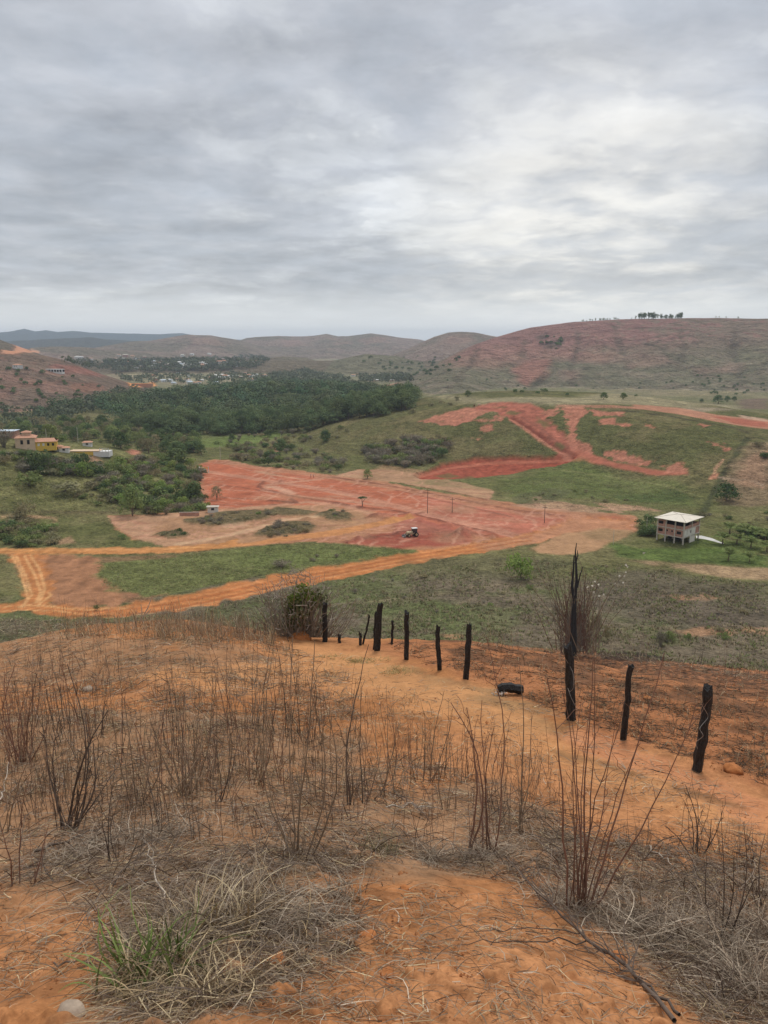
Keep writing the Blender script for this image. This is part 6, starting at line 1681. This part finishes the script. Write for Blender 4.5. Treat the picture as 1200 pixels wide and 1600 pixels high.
def heap(name, label, spots_, cols, cat='dead grass', grp=None):
    b = at1(spots_[0][0], spots_[0][1])
    vs, qs, cs, nn = [], [], [], 0
    for (px, py, wpx, n, l0, l1, w0, up, dr, *cc) in spots_:
        c_ = at1(px, py); s_ = c_.y / FPX
        V, q, c = blades(c_.x, c_.y, wpx * s_ * .5, wpx * s_ * .35, n, l0, l1, w0, up, dr, cc[0] if cc else cols, b)
        vs.append(V); qs.append(q + nn); cs.append(c); nn += len(V)
    o = thing(name, label, cat, b, 0, grp)
    part('blades', (np.concatenate(vs), np.concatenate(qs)), BLADE, o, col=np.concatenate(cs))
    return o
heap('grass_tuft', 'dry grass tuft with fresh green blades at the lower left', [(235,1540,70,420,.15,.42,.0042,.75,.9,STRAW), (260,1500,60,260,.2,.5,.004,.9,.8,GREYS), (205,1540,60,34,.25,.45,.008,1.0,.5,GREEN), (190,1520,20,9,.35,.5,.012,1.15,.3,GREEN), (250,1535,50,20,.28,.5,.010,1.1,.4,GREEN), (275,1515,18,12,.28,.5,.011,1.2,.3,GREEN), (330,1560,70,220,.15,.4,.0042,.6,1.0,STRAW)], STRAW, 'grass')
heap('dead_grass_heap', 'big grey heap of dead grass behind the green-bladed tuft', [(350,1455,90,420,.15,.55,.0036,.6,.9), (440,1450,80,280,.15,.5,.0036,.5,.9), (400,1400,70,160,.2,.45,.003,.8,.7), (290,1440,60,180,.2,.5,.0034,.8,.7), (370,1450,90,120,.3,.6,.006,.8,.6,STRAW), (300,1480,60,90,.3,.55,.006,.9,.6,STRAW)], GREYS)
heap('dead_grass_heap', 'thin end of the grey grass heap touching bare soil', [(505,1440,50,260,.15,.4,.003,.5,.9), (530,1400,40,140,.15,.35,.003,.7,.7)], GREYS)
heap('dead_grass_heap', 'grey tangle of twigs and grass below the blackish bush', [(170,1325,80,420,.2,.5,.003,.4,.7), (250,1310,80,380,.2,.5,.003,.5,.7), (110,1345,50,160,.15,.4,.003,.3,.7)], GREYS)
heap('dead_grass_heap', 'grey tangle at the foot of the tall single stem', [(770,1335,55,320,.15,.4,.003,.6,.8), (735,1345,40,160,.15,.35,.003,.6,.8)], GREYS)
heap('dead_grass_heap', 'round grey grass tuft left of the tall single stem', [(672,1345,34,240,.15,.34,.003,.7,.8)], GREYS)
heap('dead_grass_heap', 'pale greenish tuft in the middle of the slope', [(600,1335,26,160,.12,.3,.003,.95,.5)], [(.26,.24,.12), (.30,.25,.15), (.34,.27,.18)])
heap('brush_heap', 'large grey brown brush heap at the lower right', [(1030,1470,100,560,.2,.6,.0034,.45,.9), (1120,1500,100,560,.2,.6,.0036,.5,.9), (1180,1560,70,520,.2,.55,.0036,.6,.8), (960,1440,60,320,.2,.5,.003,.5,.8)], GREYS, 'brush')
heap('brush_heap', 'grey brush in front of the right border', [(1190,1470,60,420,.2,.5,.0034,.7,.8), (1200,1400,40,180,.2,.45,.003,.7,.8)], GREYS, 'brush')
heap('dead_grass_heap', 'grey grass around the foot of the stem fan', [(905,1430,45,300,.15,.4,.003,.6,.8), (870,1405,40,160,.15,.35,.003,.5,.8)], GREYS)
heap('grass_patch', 'patch of green and straw grass on the crest left of the black posts', [(560,1035,40,260,.1,.25,.004,.8,.6), (620,1050,36,220,.1,.25,.004,.8,.6), (520,1028,30,120,.1,.2,.004,.8,.6)], [(.24,.25,.09), (.34,.29,.14), (.42,.34,.19), (.20,.22,.08)], 'grass')
heap('grass_patch', 'pale straw tufts just behind the right burnt edge', [(1000,1012,30,160,.2,.5,.006,1.1,.4), (1060,1020,40,160,.2,.5,.006,1.1,.4), (960,1008,24,100,.2,.5,.006,1.1,.4)], [(.40,.32,.20), (.34,.27,.17), (.28,.23,.14)], 'grass')
# loose straw, stalks and hair-thin twigs over the whole slope
def litter(name, polys, cols, l0, l1, w0, K=5, lift=.012, curl=.5, rise=.03):
    vs, qs, cs, nn = [], [], [], 0
    for poly, n in polys:
        P_ = in_poly_px(poly, n); A = at(P_[:, 0], P_[:, 1])
        cl = fbm(A[:, 0], A[:, 1], 1.1, 3, 801); A = A[cl > rng.uniform(-.45, .18, n)]; n = len(A)
        a = rng.uniform(0, 6.28, n); ln = rng.uniform(l0, l1, n) * (1 + A[:, 1] / 16)
        t_ = np.linspace(0, 1, K)[None]; an = a[:, None] + curl * rng.normal(size=n)[:, None] * t_
        p_ = np.stack([A[:, 0:1] + ln[:, None] * t_ * np.cos(an), A[:, 1:2] + ln[:, None] * t_ * np.sin(an), np.zeros((n, K))], -1)
        p_[..., 2] = H(p_[..., 0].ravel(), p_[..., 1].ravel()).reshape(n, K) + lift + np.abs(rng.normal(size=n))[:, None] * rise * np.sin(t_ * 2.6)
        V, q = ribbons(p_, w0 * rng.uniform(.5, 1.4, n) * (1 + A[:, 1] / 9))
        c = np.array(cols)[rng.integers(len(cols), size=n)] * rng.uniform(.65, 1.2, n)[:, None]
        vs.append(V); qs.append(q + nn); cs.append(np.repeat(c, 2 * K, 0)); nn += len(V)
    link(name, mesh_np(name, np.concatenate(vs), quads=np.concatenate(qs), col=np.concatenate(cs)), BLADE, kind='stuff')
litter('dry_litter', [([(0,1120),(420,1130),(640,1180),(900,1260),(920,1400),(600,1350),(420,1370),(0,1380)], 18360), ([(0,985),(430,1000),(560,1060),(560,1150),(0,1130)], 10880), ([(120,1320),(560,1330),(580,1480),(300,1600),(150,1600)], 8160), ([(840,1300),(1200,1340),(1200,1600),(1100,1600),(900,1420)], 10880), ([(0,1380),(1200,1380),(1200,1600),(0,1600)], 6120), ([(480,1010),(900,1120),(1200,1260),(1200,1340),(900,1260),(560,1130)], 3060)], GREYS + STRAW[:2] + [(.32,.22,.14), (.24,.16,.105), (.38,.27,.17), (.28,.20,.14)], .05, .24, .0019)
litter('fallen_twigs', [([(0,1140),(420,1140),(640,1190),(900,1270),(920,1400),(600,1350),(420,1380),(0,1390)], 2600), ([(100,1320),(560,1330),(580,1480),(300,1600),(120,1600)], 800), ([(840,1290),(1200,1320),(1200,1600),(1100,1600),(900,1420)], 1500), ([(0,1000),(560,1060),(560,1140),(0,1130)], 700)], [(.15,.11,.085), (.22,.165,.125), (.10,.075,.06), (.28,.22,.17)], .18, .5, .0021, 7, .01, .9, .14)
litter('charred_litter', [([(600,1005),(880,1018),(1060,1036),(1200,1058),(1200,1230),(1050,1180),(900,1125),(760,1065),(640,1025)], 9000)], [(.05,.04,.035), (.09,.065,.05), (.13,.09,.06), (.20,.13,.08)], .05, .2, .0022)
litter('standing_stubble', [([(0,980),(430,1000),(560,1050),(700,1120),(640,1240),(0,1260)], 6000), ([(600,1005),(1200,1058),(1200,1230),(900,1125),(640,1025)], 2600)], STRAW + [(.24,.18,.10), (.20,.15,.10)], .04, .12, .0018, 4, .0, .3, .16)
# fringe of straw on the crest
litter('crest_straw', [([(0,966),(330,972),(430,992),(430,1010),(0,990)], 5000), ([(700,1005),(960,1022),(1200,1056),(1200,1066),(960,1030)], 1500)], STRAW + GREYS, .06, .2, .002, 4, .0, .3, .35)
# ------------------------------------------------------------------ tufts of the weedy field and the meadows below
def tufts(name, polys, cols, h0, h1, nb=5):
    vs, qs, cs, nn = [], [], [], 0
    for poly, n in polys:
        P_ = in_poly_px(poly, n); A = at(P_[:, 0], P_[:, 1])
        cl = fbm(A[:, 0], A[:, 1], 14, 3, 811); A = A[cl > rng.uniform(-.35, .55, n)]
        far = A[:, 1] > 60
        A = A[far]; n = len(A)
        c0 = np.array(cols)[rng.integers(len(cols), size=n)] * rng.uniform(.75, 1.2, n)[:, None]
        for k in range(nb):
            a = rng.uniform(0, 6.28, n); h = rng.uniform(h0, h1, n); r = h * rng.uniform(.3, .9, n); w_ = h * .22
            b = A + np.stack([rng.normal(size=n) * .25, rng.normal(size=n) * .25, np.full(n, -.05)], 1)
            s_ = np.stack([-np.sin(a), np.cos(a), np.zeros(n)], 1) * w_[:, None]
            tp_ = b + np.stack([r * np.cos(a), r * np.sin(a), h], 1)
            V = np.stack([b - s_, b + s_, tp_ + s_ * .35, tp_ - s_ * .35], 1).reshape(-1, 3)
            vs.append(V); qs.append(np.arange(n * 4).reshape(n, 4) + nn); cs.append(np.repeat(c0 * 1.55, 4, 0)); nn += len(V)
    link(name, mesh_np(name, np.concatenate(vs), quads=np.concatenate(qs), col=np.concatenate(cs)), BLADE, kind='stuff')
tufts('field_weeds', [([(300,955),(480,915),(640,895),(780,872),(900,880),(1000,885),(1200,915),(1200,1050),(900,1020),(600,1010),(420,985)], 15000)], [(.19,.15,.10), (.16,.15,.075), (.20,.18,.09), (.24,.19,.12), (.15,.17,.07)], .25, .6, 7)
tufts('meadow_tufts', [([(150,885),(200,873),(350,863),(540,852),(650,862),(430,893),(330,915),(230,932),(160,915)], 5000), ([(0,740),(60,745),(180,790),(180,798),(0,796)], 3500), ([(700,680),(760,650),(800,660),(870,708),(740,712)], 3000), ([(910,660),(1150,680),(1130,740),(1060,725),(920,700)], 4000), ([(780,750),(960,740),(1090,770),(1080,800),(1000,795),(800,775)], 5000), ([(450,690),(600,660),(700,680),(560,700),(480,705)], 3000)], [(.17,.175,.07), (.21,.19,.09), (.14,.16,.06), (.24,.20,.11)], .15, .38, 6)

# crumbs of soil
def crumbs(name, polys, mat, r0, r1):
    oc = np.array([(1,0,0),(-1,0,0),(0,1,0),(0,-1,0),(0,0,1),(0,0,-1)], float); of = np.array([(0,2,4),(2,1,4),(1,3,4),(3,0,4),(2,0,5),(1,2,5),(3,1,5),(0,3,5)])
    vs, ts, nn = [], [], 0
    for poly, n in polys:
        P_ = in_poly_px(poly, n); A = at(P_[:, 0], P_[:, 1]); r = rng.uniform(r0, r1, n) ** 1 * (rng.random(n) ** 2 + .25) * (1 + A[:, 1] / 8)
        V = (A[:, None] + oc[None] * r[:, None, None] * rng.uniform(.5, 1.2, (n, 6, 1)) + np.array([0, 0, .006])).reshape(-1, 3)
        vs.append(V); ts.append((of[None] + (np.arange(n) * 6)[:, None, None]).reshape(-1, 3) + nn); nn += len(V)
    link(name, mesh_np(name, np.concatenate(vs), tris=np.concatenate(ts)), mat, kind='stuff')
crumbs('soil_crumbs', [([(0,1380),(600,1360),(1200,1360),(1200,1600),(0,1600)], 2600), ([(0,1050),(560,1050),(1200,1260),(1200,1380),(0,1380)], 1800), ([(600,1010),(1200,1060),(1200,1240),(760,1080)], 1500)], mat_plain('soil_crumb', (.46, .21, .09), 1, .25, 9), .004, .012)

for k in Kind.every:                       # nothing that was built and not set down stays behind
    if not k.used:
        for ch in list(k.root.children_recursive) + [k.root]: bpy.data.objects.remove(ch)
